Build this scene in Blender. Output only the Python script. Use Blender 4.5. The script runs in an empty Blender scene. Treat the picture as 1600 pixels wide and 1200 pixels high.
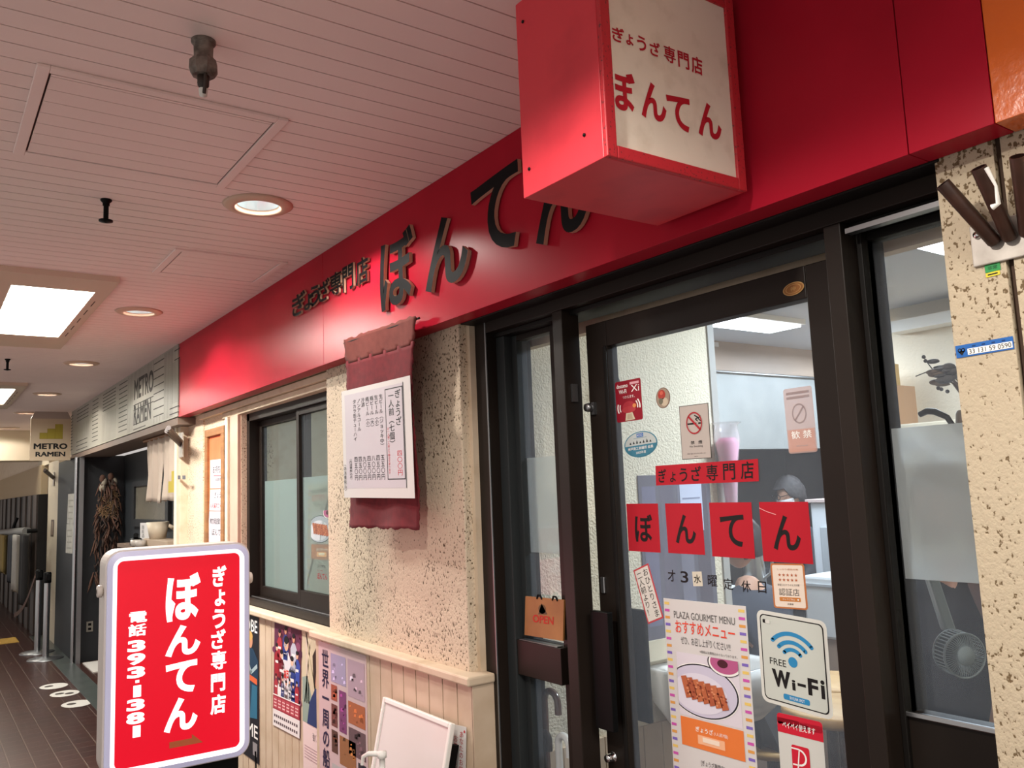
import bpy, bmesh, math, random
from mathutils import Vector, Matrix
random.seed(7)
SC = bpy.context.scene
COL = SC.collection

# ------------------------------------------------------------------ camera, world, exposure
RX, RY, RF = ((0.57498355, 0.81717672, -0.04020095), (0.12321882, -0.03791509, 0.99165496), (-0.80883313, 0.57513881, 0.12249210))
FPX = 1311.668
CAM = Vector((0, -1.35, 1.56))
cd = bpy.data.cameras.new('camera'); cam = bpy.data.objects.new('camera', cd); COL.objects.link(cam)
cd.sensor_width = 36; cd.lens = FPX / 1600 * 36; cd.clip_start = .02; cd.clip_end = 100
mw = Matrix(((RX[0], RY[0], -RF[0], CAM.x), (RX[1], RY[1], -RF[1], CAM.y), (RX[2], RY[2], -RF[2], CAM.z), (0, 0, 0, 1)))
cam.matrix_world = mw
SC.camera = cam
w = bpy.data.worlds.new('world'); SC.world = w; w.use_nodes = True
w.node_tree.nodes['Background'].inputs[0].default_value = (1, .93, .88, 1)
w.node_tree.nodes['Background'].inputs[1].default_value = .60
SC.view_settings.view_transform = 'Standard'; SC.view_settings.look = 'None'
SC.view_settings.gamma = 1; SC.view_settings.use_curve_mapping = False
SC.view_settings.exposure = 0.0
CEIL = 2.566

def lamp(name, kind, loc, energy, color, direction=(0, 0, -1), size=.2, size_y=None, spot=None, blend=.5):
    l = bpy.data.lights.new(name, kind); l.energy = energy; l.color = color
    if kind == 'AREA':
        l.size = size
        if size_y: l.shape = 'RECTANGLE'; l.size_y = size_y
    else: l.shadow_soft_size = size
    if kind == 'SPOT': l.spot_size = spot; l.spot_blend = blend
    o = bpy.data.objects.new(name, l); COL.objects.link(o); o.location = loc
    o.rotation_euler = Vector(direction).to_track_quat('-Z', 'Y').to_euler()
    return o
WARM = (1, .80, .62); NEUT = (1, .92, .84); COOL = (.78, .90, 1)
DL_X = [-2.78, -4.69, -6.6, -8.52, -10.3, -12.3]      # visible downlights along the alley, and those behind the photographer
DL_POS = [(x, -.42) for x in DL_X] + [(1.04, -.42), (-.87, -1.32), (1.04, -1.32)]
for x, y in DL_POS:
    lamp('downlight_lamp', 'SPOT', (x, y, CEIL - .004), 88 if y < -1 and x < 0 else 40 if x > 0 else 34 if x > -4 else 13 if x > -6 else 18 if x > -9 else 9, NEUT, (0, 0, -1), .03, spot=math.radians(152), blend=.25)
for x in (-4.85, -8.65, -12.6, .75):                       # fluorescent fixtures in the alley ceiling
    lamp('fluorescent_lamp', 'AREA', (x, -.87, CEIL + .045), (105 if x > -5 else 55 if x > -10 else 24) if x < 0 else 45, (1, .96, .90), (0, 0, -1), 1.1, .24)
for x, y, e in ((-3.0, 2.55, 30), (-3.05, 3.9, 26), (-1.5, 1.7, 44), (-4.2, 1.4, 16)):   # tubes inside the shop
    lamp('shop_lamp', 'AREA', (x, y, 2.40), e, COOL, (0, 0, -1), .25, .6)

# ------------------------------------------------------------------ helpers
def ray(px, py):
    a, b = (px - 800) / FPX, (600 - py) / FPX
    return Vector((RX[i] * a + RY[i] * b + RF[i] for i in range(3)))
def aty(px, py, y):
    d = ray(px, py); return CAM + d * ((y - CAM.y) / d.y)
def atx(px, py, x):
    d = ray(px, py); return CAM + d * (x / d.x)
def atz(px, py, z):
    d = ray(px, py); return CAM + d * ((z - CAM.z) / d.z)
def atd(px, py, zc):
    return CAM + ray(px, py) * zc
def lin(c):
    return c / 12.92 if c <= .04045 else ((c + .055) / 1.055) ** 2.4
def rgb(h):
    return tuple(lin(int(h[i:i + 2], 16) / 255) for i in (0, 2, 4)) + (1,)

MATS = {}
def mat(name, hexc, rough=.5, metal=0., spec=.5, coat=0., emit=0., emit_hex=None, noise=None, bump=None, trans=0., alpha=None):
    if name in MATS: return MATS[name]
    m = bpy.data.materials.new(name); m.use_nodes = True; nt = m.node_tree; b = nt.nodes['Principled BSDF']
    b.inputs['Base Color'].default_value = rgb(hexc); b.inputs['Roughness'].default_value = rough
    b.inputs['Metallic'].default_value = metal; b.inputs['Specular IOR Level'].default_value = spec
    b.inputs['Coat Weight'].default_value = coat; b.inputs['Coat Roughness'].default_value = .08
    if emit:
        b.inputs['Emission Color'].default_value = rgb(emit_hex or hexc); b.inputs['Emission Strength'].default_value = emit
    if noise:   # (scale, hex2, low, high, stretch)
        tc = nt.nodes.new('ShaderNodeTexCoord'); mp = nt.nodes.new('ShaderNodeMapping'); n = nt.nodes.new('ShaderNodeTexNoise')
        r = nt.nodes.new('ShaderNodeValToRGB')
        nt.links.new(tc.outputs['Object'], mp.inputs[0]); nt.links.new(mp.outputs[0], n.inputs[0]); nt.links.new(n.outputs[0], r.inputs[0])
        mp.inputs['Scale'].default_value = noise[4] if len(noise) > 4 else (1, 1, 1)
        n.inputs['Scale'].default_value = noise[0]; n.inputs['Detail'].default_value = 5
        r.color_ramp.elements[0].position = noise[2]; r.color_ramp.elements[1].position = noise[3]
        r.color_ramp.elements[0].color = rgb(noise[1]); r.color_ramp.elements[1].color = rgb(hexc)
        nt.links.new(r.outputs[0], b.inputs['Base Color'])
    if bump:    # (scale, strength, distance)
        tc = nt.nodes.new('ShaderNodeTexCoord'); n = nt.nodes.new('ShaderNodeTexNoise'); bp = nt.nodes.new('ShaderNodeBump')
        nt.links.new(tc.outputs['Object'], n.inputs[0]); n.inputs['Scale'].default_value = bump[0]; n.inputs['Detail'].default_value = 4
        bp.inputs['Strength'].default_value = bump[1]; bp.inputs['Distance'].default_value = bump[2]
        nt.links.new(n.outputs[0], bp.inputs['Height']); nt.links.new(bp.outputs[0], b.inputs['Normal'])
    MATS[name] = m
    return m
def ink(hexc, rough=.55, emit=0.):
    return mat('ink_%s_%s_%s' % (hexc, rough, emit), hexc, rough, spec=.25, emit=emit)

def stucco(name, base, pit, scale, lo, hi, bump=.5, stretch=(1, 1, 1), patch=True):
    """rough plaster with dark pits in patches"""
    if name in MATS: return MATS[name]
    m = bpy.data.materials.new(name); m.use_nodes = True; nt = m.node_tree; L = nt.links.new; N = nt.nodes.new
    b = nt.nodes['Principled BSDF']; b.inputs['Roughness'].default_value = .8
    tc = N('ShaderNodeTexCoord'); mp = N('ShaderNodeMapping'); mp.inputs['Scale'].default_value = stretch
    L(tc.outputs['Object'], mp.inputs[0])
    n = N('ShaderNodeTexNoise'); n.inputs['Scale'].default_value = scale; n.inputs['Detail'].default_value = 2.5; L(mp.outputs[0], n.inputs[0])
    big = N('ShaderNodeTexNoise'); big.inputs['Scale'].default_value = 3.2; big.inputs['Detail'].default_value = 2; L(tc.outputs['Object'], big.inputs[0])
    s = N('ShaderNodeMath'); s.operation = 'MULTIPLY_ADD'; s.inputs[1].default_value = .28 if patch else 0; L(big.outputs[0], s.inputs[0]); L(n.outputs[0], s.inputs[2])
    r = N('ShaderNodeValToRGB'); r.color_ramp.elements[0].position = lo; r.color_ramp.elements[1].position = hi
    r.color_ramp.elements[0].color = rgb(base); r.color_ramp.elements[1].color = rgb(pit); L(s.outputs[0], r.inputs[0])
    L(r.outputs[0], b.inputs['Base Color'])
    bp = N('ShaderNodeBump'); bp.invert = True; bp.inputs['Strength'].default_value = bump; bp.inputs['Distance'].default_value = .006
    L(s.outputs[0], bp.inputs['Height']); L(bp.outputs[0], b.inputs['Normal'])
    MATS[name] = m
    return m

def glass_mat(name, tint=(1, 1, 1, 1), haze=.03, refl=1.0):
    m = bpy.data.materials.new(name); m.use_nodes = True; nt = m.node_tree; L = nt.links.new; N = nt.nodes.new
    nt.nodes.remove(nt.nodes['Principled BSDF'])
    out = nt.nodes['Material Output']
    tr = N('ShaderNodeBsdfTransparent'); tr.inputs[0].default_value = tint
    gl = N('ShaderNodeBsdfGlossy'); gl.inputs['Roughness'].default_value = .01
    df = N('ShaderNodeBsdfDiffuse'); df.inputs[0].default_value = (.8, .84, .9, 1)
    tl = N('ShaderNodeBsdfTranslucent'); tl.inputs[0].default_value = (.85, .9, 1, 1)
    hz = N('ShaderNodeMixShader'); hz.inputs[0].default_value = .5; L(df.outputs[0], hz.inputs[1]); L(tl.outputs[0], hz.inputs[2])
    m1 = N('ShaderNodeMixShader'); m1.inputs[0].default_value = haze; L(tr.outputs[0], m1.inputs[1]); L(hz.outputs[0], m1.inputs[2])
    fr = N('ShaderNodeFresnel'); fr.inputs[0].default_value = 1.5
    mu = N('ShaderNodeMath'); mu.operation = 'MULTIPLY'; L(fr.outputs[0], mu.inputs[0])
    ge = N('ShaderNodeNewGeometry'); iv = N('ShaderNodeMath'); iv.operation = 'MULTIPLY_ADD'; iv.inputs[1].default_value = -refl; iv.inputs[2].default_value = refl; L(ge.outputs['Backfacing'], iv.inputs[0]); L(iv.outputs[0], mu.inputs[1])
    m2 = N('ShaderNodeMixShader'); L(mu.outputs[0], m2.inputs[0]); L(m1.outputs[0], m2.inputs[1]); L(gl.outputs[0], m2.inputs[2])
    L(m2.outputs[0], out.inputs[0])
    MATS[name] = m
    return m

def frost_mat(name, clear=.35):
    m = bpy.data.materials.new(name); m.use_nodes = True; nt = m.node_tree; L = nt.links.new; N = nt.nodes.new
    nt.nodes.remove(nt.nodes['Principled BSDF']); out = nt.nodes['Material Output']
    tl = N('ShaderNodeBsdfTranslucent'); tl.inputs[0].default_value = (.86, .88, .87, 1)
    df = N('ShaderNodeBsdfDiffuse'); df.inputs[0].default_value = (.62, .64, .63, 1)
    rf = N('ShaderNodeBsdfRefraction'); rf.inputs['Roughness'].default_value = .45; rf.inputs['IOR'].default_value = 1.05; rf.inputs[0].default_value = (.9, .92, .91, 1)
    a = N('ShaderNodeMixShader'); a.inputs[0].default_value = .35; L(tl.outputs[0], a.inputs[1]); L(df.outputs[0], a.inputs[2])
    c = N('ShaderNodeMixShader'); c.inputs[0].default_value = clear; L(a.outputs[0], c.inputs[1]); L(rf.outputs[0], c.inputs[2])
    L(c.outputs[0], out.inputs[0]); MATS[name] = m
    return m

def clear_mix(name, hexc, alpha, rough=.4):
    """thin see-through plastic or faded print: part coloured, part clear"""
    if name in MATS: return MATS[name]
    m = bpy.data.materials.new(name); m.use_nodes = True; b = m.node_tree.nodes['Principled BSDF']
    b.inputs['Base Color'].default_value = rgb(hexc); b.inputs['Alpha'].default_value = alpha; b.inputs['Roughness'].default_value = rough
    MATS[name] = m
    return m

class MB:
    """collects shapes and links them as ONE mesh object"""
    def __init__(s): s.v = []; s.f = []; s.m = []; s.mats = []; s.sm = []
    def mi(s, m):
        if m not in s.mats: s.mats.append(m)
        return s.mats.index(m)
    def add(s, vs, fs, m, smooth=False):
        k = len(s.v); s.v += [tuple(v) for v in vs]; i = s.mi(m)
        for f in fs: s.f.append([a + k for a in f]); s.m.append(i); s.sm.append(smooth)
        return s
    def box(s, x0, x1, y0, y1, z0, z1, m):
        x0, x1 = min(x0, x1), max(x0, x1); y0, y1 = min(y0, y1), max(y0, y1); z0, z1 = min(z0, z1), max(z0, z1)
        vs = [(x, y, z) for z in (z0, z1) for y in (y0, y1) for x in (x0, x1)]
        return s.add(vs, [(0, 2, 3, 1), (4, 5, 7, 6), (0, 1, 5, 4), (1, 3, 7, 5), (3, 2, 6, 7), (2, 0, 4, 6)], m)
    def obox(s, o, U, V, W, m):
        o = Vector(o); U = Vector(U); V = Vector(V); W = Vector(W)
        vs = [o + U * a + V * b + W * c for c in (0, 1) for b in (0, 1) for a in (0, 1)]
        fs = [(0, 2, 3, 1), (4, 5, 7, 6), (0, 1, 5, 4), (1, 3, 7, 5), (3, 2, 6, 7), (2, 0, 4, 6)]
        if U.cross(V).dot(W) < 0: fs = [tuple(reversed(f)) for f in fs]
        return s.add(vs, fs, m)
    def tube(s, path, r, m, seg=12, caps=True, smooth=True):
        path = [Vector(p) for p in path]; n = len(path); rs = r if isinstance(r, (list, tuple)) else [r] * n
        vs = []; up = None
        for i, p in enumerate(path):
            t = (path[min(i + 1, n - 1)] - path[max(i - 1, 0)]).normalized()
            if up is None: up = t.orthogonal().normalized()
            else:
                up = up - t * up.dot(t); up = up.normalized() if up.length > 1e-6 else t.orthogonal().normalized()
            b = t.cross(up)
            for k in range(seg):
                a = 2 * math.pi * k / seg; vs.append(p + (up * math.cos(a) + b * math.sin(a)) * rs[i])
        fs = [(i * seg + k, i * seg + (k + 1) % seg, (i + 1) * seg + (k + 1) % seg, (i + 1) * seg + k) for i in range(n - 1) for k in range(seg)]
        s.add(vs, fs, m, smooth)
        if caps: s.add(vs[:seg], [tuple(reversed(range(seg)))], m); s.add(vs[-seg:], [tuple(range(seg))], m)
        return s
    def lathe(s, prof, o, m, seg=32, axis=(0, 0, 1), smooth=True):
        """prof: list of (radius, height along axis)"""
        ax = Vector(axis).normalized(); U = ax.orthogonal().normalized(); V = ax.cross(U); o = Vector(o); vs = []
        for r, h in prof:
            for k in range(seg):
                a = 2 * math.pi * k / seg; vs.append(o + ax * h + (U * math.cos(a) + V * math.sin(a)) * r)
        fs = [(i * seg + k, i * seg + (k + 1) % seg, (i + 1) * seg + (k + 1) % seg, (i + 1) * seg + k) for i in range(len(prof) - 1) for k in range(seg)]
        return s.add(vs, fs, m, smooth)
    def prism(s, pts, o, U, V, W, m, side=None):
        """polygon pts (u,v) in frame o,U,V pushed along W"""
        o = Vector(o); U = Vector(U); V = Vector(V); W = Vector(W); n = len(pts)
        a = [o + U * p[0] + V * p[1] for p in pts]; b = [p + W for p in a]
        ar = sum(pts[i][0] * pts[(i + 1) % n][1] - pts[(i + 1) % n][0] * pts[i][1] for i in range(n)) * U.cross(V).dot(W)
        fs = [tuple(reversed(range(n))), tuple(range(n, 2 * n))]; sd = [(i, (i + 1) % n, n + (i + 1) % n, n + i) for i in range(n)]
        if ar < 0: fs = [tuple(reversed(f)) for f in fs]; sd = [tuple(reversed(f)) for f in sd]
        s.add(a + b, fs, m); s.add(a + b, sd, side or m)
        return s
    def ball(s, c, r, m, seg=16, rings=10):
        c = Vector(c); rx, ry, rz = r if isinstance(r, (tuple, list)) else (r, r, r)
        prof = []
        vs = []
        for i in range(rings + 1):
            t = math.pi * i / rings
            for k in range(seg):
                a = 2 * math.pi * k / seg
                vs.append(c + Vector((math.sin(t) * math.cos(a) * rx, math.sin(t) * math.sin(a) * ry, -math.cos(t) * rz)))
        fs = [(i * seg + k, i * seg + (k + 1) % seg, (i + 1) * seg + (k + 1) % seg, (i + 1) * seg + k) for i in range(rings) for k in range(seg)]
        return s.add(vs, fs, m, True)
    def build(s, name, parent=None, bevel=0, seg=2):
        me = bpy.data.meshes.new(name); me.from_pydata(s.v, [], s.f); me.validate()
        for m in s.mats: me.materials.append(m)
        if len(me.polygons) == len(s.m):
            me.polygons.foreach_set('material_index', s.m); me.polygons.foreach_set('use_smooth', s.sm)
        me.update()
        o = bpy.data.objects.new(name, me); COL.objects.link(o)
        if parent is not None: o.parent = parent
        if bevel:
            md = o.modifiers.new('bevel', 'BEVEL'); md.width = bevel; md.segments = seg; md.limit_method = 'ANGLE'; md.angle_limit = math.radians(40)
        return o
def tag(o, label=None, cat=None, group=None, kind=None):
    if label: o['label'] = label
    if cat: o['category'] = cat
    if group: o['group'] = group
    if kind: o['kind'] = kind
    return o
def thing(name, label, cat, loc=(0, 0, 0), group=None, rotz=0, kind=None):
    o = bpy.data.objects.new(name, None); COL.objects.link(o); o.location = loc; o.rotation_euler = (0, 0, rotz); o.empty_display_size = .1
    bpy.context.view_layer.update() if False else None
    return tag(o, label, cat, group, kind)
def struct(name, mb, label, cat, parent=None, bevel=0):
    return tag(mb.build(name, parent, bevel), label, cat, None, 'structure')
def copy_thing(root, loc, label, group=None):
    r = root.copy(); COL.objects.link(r); r.location = loc; r['label'] = label
    if group: r['group'] = group
    for ch in list(root.children):
        c = ch.copy(); COL.objects.link(c); c.parent = r
        for g in ch.children:
            d = g.copy(); COL.objects.link(d); d.parent = c
    return r

# --- lettering: outlines from Blender's own built-in font, kept as flat mesh shapes
GC = {}
def glyphs(s, off=0., res=3, ex=0.):
    """filled outline of a string; off thickens the strokes by laying a band with round joints along the outline"""
    k = (s, off, res, ex)
    if k not in GC:
        c = bpy.data.curves.new('t', 'FONT'); c.body = s; c.resolution_u = res
        o = bpy.data.objects.new('t', c); me = o.to_mesh()
        vs = [v.co.to_2d() for v in me.vertices]; fs = [tuple(p.vertices) for p in me.polygons]
        o.to_mesh_clear(); bpy.data.objects.remove(o); bpy.data.curves.remove(c)
        keyv = {}; rid = [keyv.setdefault((round(v.x, 5), round(v.y, 5)), i) for i, v in enumerate(vs)]
        cnt = {}; loops = []
        for f in fs:
            ar = sum(vs[a].x * vs[b].y - vs[b].x * vs[a].y for a, b in zip(f, f[1:] + f[:1]))
            f = f if ar > 0 else f[::-1]
            for a, b in zip(f, f[1:] + f[:1]):
                if rid[a] != rid[b]: loops.append((rid[a], rid[b])); e = tuple(sorted((rid[a], rid[b]))); cnt[e] = cnt.get(e, 0) + 1
        edge = [e for e in loops if cnt[tuple(sorted(e))] == 1]
        polys = [[vs[a] for a in f] for f in fs]
        nrm = {}
        for a, b in edge:
            t = (vs[b] - vs[a]).normalized(); n = Vector((t.y, -t.x))
            nrm.setdefault(a, []).append(n); nrm.setdefault(b, []).append(n)
        out = {}
        for a, ns in nrm.items():
            m_ = sum(ns, Vector((0, 0))); m_ = m_.normalized() if m_.length > 1e-4 else ns[0]
            out[a] = vs[a] + m_ * min(off / max(.3, m_.dot(ns[0])), off * 1.8)
        if off: polys += [[vs[a], out[a], out[b], vs[b]] for a, b in edge]
        walls = [(out[a], out[b]) for a, b in edge]
        V, F, NZ = [], [], []
        for P_ in polys:
            ar = sum(P_[i].x * P_[(i + 1) % len(P_)].y - P_[(i + 1) % len(P_)].x * P_[i].y for i in range(len(P_)))
            if ar < 0: P_ = P_[::-1]
            k0 = len(V); V += [(p.x, p.y, ex) for p in P_]; F.append(tuple(range(k0, k0 + len(P_)))); NZ.append(1)
        if ex:
            for p, q in walls: k0 = len(V); V += [(p.x, p.y, -ex), (q.x, q.y, -ex), (q.x, q.y, ex - .02), (p.x, p.y, ex - .02)]; F.append((k0, k0 + 1, k0 + 2, k0 + 3)); NZ.append(0)
        bb = (min([v[0] for v in V] or [0]), min([v[1] for v in V] or [0]), max([v[0] for v in V] or [1]), max([v[1] for v in V] or [1]))
        GC[k] = (V, F, bb, NZ)
    return GC[k]
ROT = set('ー～()（）〈〉-')
class Print(MB):
    """flat printed sheet: u 0..1 to the right, v 0..1 upwards on the frame O,U,V"""
    def __init__(s, O, U, V, t=.0006, base=None, eps=.0004):
        super().__init__(); s.O = Vector(O); s.U = Vector(U); s.V = Vector(V); s.N = s.U.cross(s.V).normalized(); s.eps = eps
        s.w = s.U.length; s.h = s.V.length
        if base: s.obox(s.O - s.N * t, s.U, s.V, s.N * t, base)
    def p(s, u, v, l): return s.O + s.U * u + s.V * v + s.N * (s.eps * l)
    def poly(s, pts, m, l=1):
        n = len(pts); ar = sum(pts[i][0] * pts[(i + 1) % n][1] - pts[(i + 1) % n][0] * pts[i][1] for i in range(n))
        if ar < 0: pts = list(reversed(pts))
        return s.add([s.p(u, v, l) for u, v in pts], [tuple(range(n))], m)
    def rect(s, a, b, c, d, m, l=1): return s.poly([(a, b), (c, b), (c, d), (a, d)], m, l)
    def rr(s, a, b, c, d, r, m, l=1, n=6):
        """rounded rectangle, r in metres"""
        ru, rv = r / s.w, r / s.h; pts = []
        for cx, cy, a0 in ((c - ru, d - rv, 0), (a + ru, d - rv, 90), (a + ru, b + rv, 180), (c - ru, b + rv, 270)):
            for i in range(n + 1):
                t = math.radians(a0 + 90 * i / n); pts.append((cx + ru * math.cos(t), cy + rv * math.sin(t)))
        return s.poly(pts, m, l)
    def ell(s, cu, cv, ru, rv, m, l=1, n=32, a0=0, a1=360):
        pts = [(cu + ru * math.cos(math.radians(a0 + (a1 - a0) * i / n)), cv + rv * math.sin(math.radians(a0 + (a1 - a0) * i / n))) for i in range(n + (0 if a1 - a0 == 360 else 1))]
        return s.poly(pts, m, l)
    def arc(s, cu, cv, ru, rv, th, m, l=1, a0=0, a1=360, n=36, capr=False):
        """ring or arc band; th = thickness as a share of the radius"""
        vs = []; k = 1 - th
        for i in range(n + 1):
            t = math.radians(a0 + (a1 - a0) * i / n); c, q = math.cos(t), math.sin(t)
            vs += [s.p(cu + ru * c, cv + rv * q, l), s.p(cu + ru * k * c, cv + rv * k * q, l)]
        s.add(vs, [(2 * i + 1, 2 * i, 2 * i + 2, 2 * i + 3) if a1 > a0 else (2 * i, 2 * i + 1, 2 * i + 3, 2 * i + 2) for i in range(n)], m)
        if capr:
            for t in (a0, a1):
                t = math.radians(t); f = 1 - th / 2
                s.ell(cu + ru * f * math.cos(t), cv + rv * f * math.sin(t), ru * th / 2, rv * th / 2, m, l, 14)
        return s
    def line(s, pts, th, m, l=1):
        """polyline stroke, th in metres"""
        for (a, b), (c, d) in zip(pts, pts[1:]):
            P = Vector((a * s.w, b * s.h)); Q = Vector((c * s.w, d * s.h)); t = (Q - P)
            if t.length < 1e-9: continue
            t.normalize(); n = Vector((-t.y, t.x)) * th / 2; P -= t * th * .2; Q += t * th * .2
            s.poly([((z.x) / s.w, (z.y) / s.h) for z in (P - n, Q - n, Q + n, P + n)], m, l)
        return s
    def txt(s, body, a, b, c, d, m, l=2, off=0., res=3):
        """string stretched to the box a,b,c,d (u0,v0,u1,v1)"""
        vs, fs, bb, _ = glyphs(body, off, res)
        su = (c - a) / (bb[2] - bb[0] + 1e-9); sv = (d - b) / (bb[3] - bb[1] + 1e-9)
        return s.add([s.p(a + (v[0] - bb[0]) * su, b + (v[1] - bb[1]) * sv, l) for v in vs], fs, m)
    def cell(s, ch, cu, cv, wu, hv, m, l=2, off=0., res=3, rot=False):
        """one character in its em square centred on cu,cv"""
        vs, fs, bb, _ = glyphs(ch, off, res)
        out = []
        for v in vs:
            x, y = v[0] - .5, v[1] - .38
            if ord(ch[0]) < 256: x = v[0] - (bb[0] + bb[2]) / 2; y = v[1] - .35
            if rot: x, y = y, -x
            out.append(s.p(cu + x * wu, cv + y * hv, l))
        return s.add(out, fs, m)
    def col(s, body, cu, v1, v0, wu, m, l=2, off=0., res=2):
        """vertical column of characters from v1 (top) down to v0"""
        n = len(body); st = (v1 - v0) / n
        for i, ch in enumerate(body):
            if ch == ' ': continue
            s.cell(ch, cu, v1 - st * (i + .5), wu, st * 1.0, m, l, off, res, rot=ch in ROT)
        return s
def sheet_px(tl, tr, bl, y, t=.0006, base=None):
    """frame of a flat sheet on the facade-parallel plane y from three of its corners"""
    a, b, c = aty(*tl, y), aty(*tr, y), aty(*bl, y)
    return Print(c, b - a, a - c, t, base)

# ------------------------------------------------------------------ materials
RED = mat('red_laminate', 'AC1C30', .30, spec=.06, noise=(2.2, '9E182A', .35, .65))
REDBOX = mat('red_painted_metal', 'D93A46', .42, spec=.5, noise=(9, 'C9323F', .3, .55))
CEILM = mat('ceiling_paint', 'F0DCD6', .7, noise=(1.1, 'E6D1CA', .3, .7))
CEILD = mat('ceiling_groove', '3C2A26', .9)
CREAM = mat('cream_paint', 'D2BFA6', .55, noise=(12, 'C2AC90', .25, .5))
WAINS = mat('wainscot_paint', 'CDB8A0', .55, noise=(7, 'BEA78C', .3, .6))
GROOVE = mat('groove_dark', '4A382C', .9)
STUC = stucco('stucco_pitted', 'CFBEA6', '57462F', 150, .735, .80, .6, (1, 1, .75))
STUC2 = stucco('stucco_pink', 'DCC4AA', '8B6B52', 120, .73, .82, .5)
STUC3 = stucco('stucco_right', 'B8A990', '665236', 150, .735, .79, .4, (1, 1, .8))
STUCI = stucco('stucco_inner', 'E3D8BF', 'B9A98A', 130, .74, .92, .9, patch=False)
BRONZE = mat('bronze_aluminium', '241C17', .45, metal=.05, spec=.2, noise=(3, '1D1713', .3, .7))
BRONZED = mat('bronze_dark', '120F0D', .55, spec=.2)
BRONZEG = mat('bronze_inner', '2A2D2E', .5, spec=.25)
BLACKP = mat('black_plastic', '060606', .5, spec=.12)
STEEL = mat('steel', 'B9BABB', .28, metal=1)
STEELD = mat('brushed_steel', '8F9091', .4, metal=1)
CHROME = mat('chrome', 'D9DADB', .12, metal=1)
WHITE = mat('white_paint', 'E8E6E0', .5)
PAPER = mat('paper_white', 'D2CECB', .7)
PAPERL = mat('paper_lilac', 'C4BDC3', .7)
INKB = ink('151313'); INKR = ink('C8252F'); INKW = ink('F1EFEA')
GLASS = glass_mat('door_glass', (.97, .985, 1, 1), .05, .45)
GLASS2 = glass_mat('window_glass', (.82, .88, .85, 1), .035, .5)
FROST = frost_mat('frosted_film'); FROST2 = frost_mat('frosted_film_thin', .78)
WOOD = mat('wood_frame', '9A6A3E', .5, noise=(6, '7D5330', .3, .7, (1, 1, 8)))
WOODL = mat('wood_light', 'C9A268', .5, noise=(5, 'B48A50', .3, .7, (1, 6, 1)))

# ------------------------------------------------------------------ setting: ceiling with planks running across the alley
X0, X1, Y0, Y1 = -24.0, 3.2, -2.5, .12
holes = [(x - .072, x + .072, y - .072, y + .072) for x, y in DL_POS]
FIX = [(-5.89, -3.99), (-9.7, -7.8), (-13.6, -11.7), (-.2, 1.7)]
for a, b in FIX: holes.append((a + .42, b - .24, -1.04, -.705))
def cells(x0, x1, y0, y1):
    """rectangle minus the fixture openings"""
    hs = [h for h in holes if h[0] < x1 and h[1] > x0 and h[2] < y1 and h[3] > y0]
    if not hs: return [(x0, x1, y0, y1)]
    xs = sorted({x0, x1} | {min(max(v, x0), x1) for h in hs for v in h[:2]}); ys = sorted({y0, y1} | {min(max(v, y0), y1) for h in hs for v in h[2:]})
    out = []
    for a, b in zip(xs, xs[1:]):
        for c, d in zip(ys, ys[1:]):
            if not any(h[0] < (a + b) / 2 < h[1] and h[2] < (c + d) / 2 < h[3] for h in hs): out.append((a, b, c, d))
    return out
mb = MB(); P = .0725; g = .0042
x = X1
while x > X0:
    for c in cells(x - P + g, x, Y0, Y1): mb.box(c[0], c[1], c[2], c[3], CEIL, CEIL + .012, CEILM)
    x -= P
for c in cells(X0, X1, Y0, Y1): mb.box(c[0], c[1], c[2], c[3], CEIL + .004, CEIL + .02, CEILD)
struct('ceiling', mb, 'pinkish white plank ceiling of the alley', 'ceiling')

# floor: brown-red tiles, long grout lines along the alley
def floor_mat():
    m = bpy.data.materials.new('floor_tile'); m.use_nodes = True; nt = m.node_tree; L = nt.links.new; N = nt.nodes.new; b = nt.nodes['Principled BSDF']
    tc = N('ShaderNodeTexCoord'); mp = N('ShaderNodeMapping'); mp.inputs['Rotation'].default_value = (0, 0, math.pi / 2); mp.inputs['Location'].default_value = (.06, 0, 0)
    L(tc.outputs['Object'], mp.inputs[0])
    br = N('ShaderNodeTexBrick'); br.offset = 0; br.inputs['Scale'].default_value = 1; br.inputs['Brick Width'].default_value = .126; br.inputs['Row Height'].default_value = .126
    br.inputs['Mortar Size'].default_value = .004; br.inputs['Color1'].default_value = rgb('3A1D17'); br.inputs['Color2'].default_value = rgb('321914'); br.inputs['Mortar'].default_value = rgb('58453A')
    br.inputs['Mortar Smooth'].default_value = .3
    L(mp.outputs[0], br.inputs[0]); L(br.outputs[0], b.inputs['Base Color'])
    b.inputs['Roughness'].default_value = .3
    bp = N('ShaderNodeBump'); bp.inputs['Strength'].default_value = .4; bp.inputs['Distance'].default_value = .002; bp.invert = True; L(br.outputs['Fac'], bp.inputs['Height']); L(bp.outputs[0], b.inputs['Normal'])
    return m
FT = floor_mat()
mb = MB(); mb.box(X0, X1, Y0, 1.2, -.06, 0, FT)
struct('floor', mb, 'brown red tiled floor of the alley', 'floor')
STONE = mat('grey_stone', '4E5450', .3, noise=(4, '3E4441', .3, .7))
mb = MB(); mb.box(-12.0, -5.9, -.16, .0, 0, .003, STONE)
struct('trim_kerb', mb, 'grey stone threshold strip in front of the ramen shop', 'threshold')
IFL = mat('inner_floor', '6B5648', .45, noise=(5, '5A473B', .3, .7))
mb = MB(); mb.box(-5.5, 1.0, .30, 5.6, 0, .012, IFL)
struct('floor_inner', mb, 'brown floor inside the gyoza shop', 'floor')
mb = MB(); mb.box(X0 - .1, X0, Y0, .2, 0, CEIL, CREAM); struct('wall_far', mb, 'far end wall of the alley', 'wall')

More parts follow.
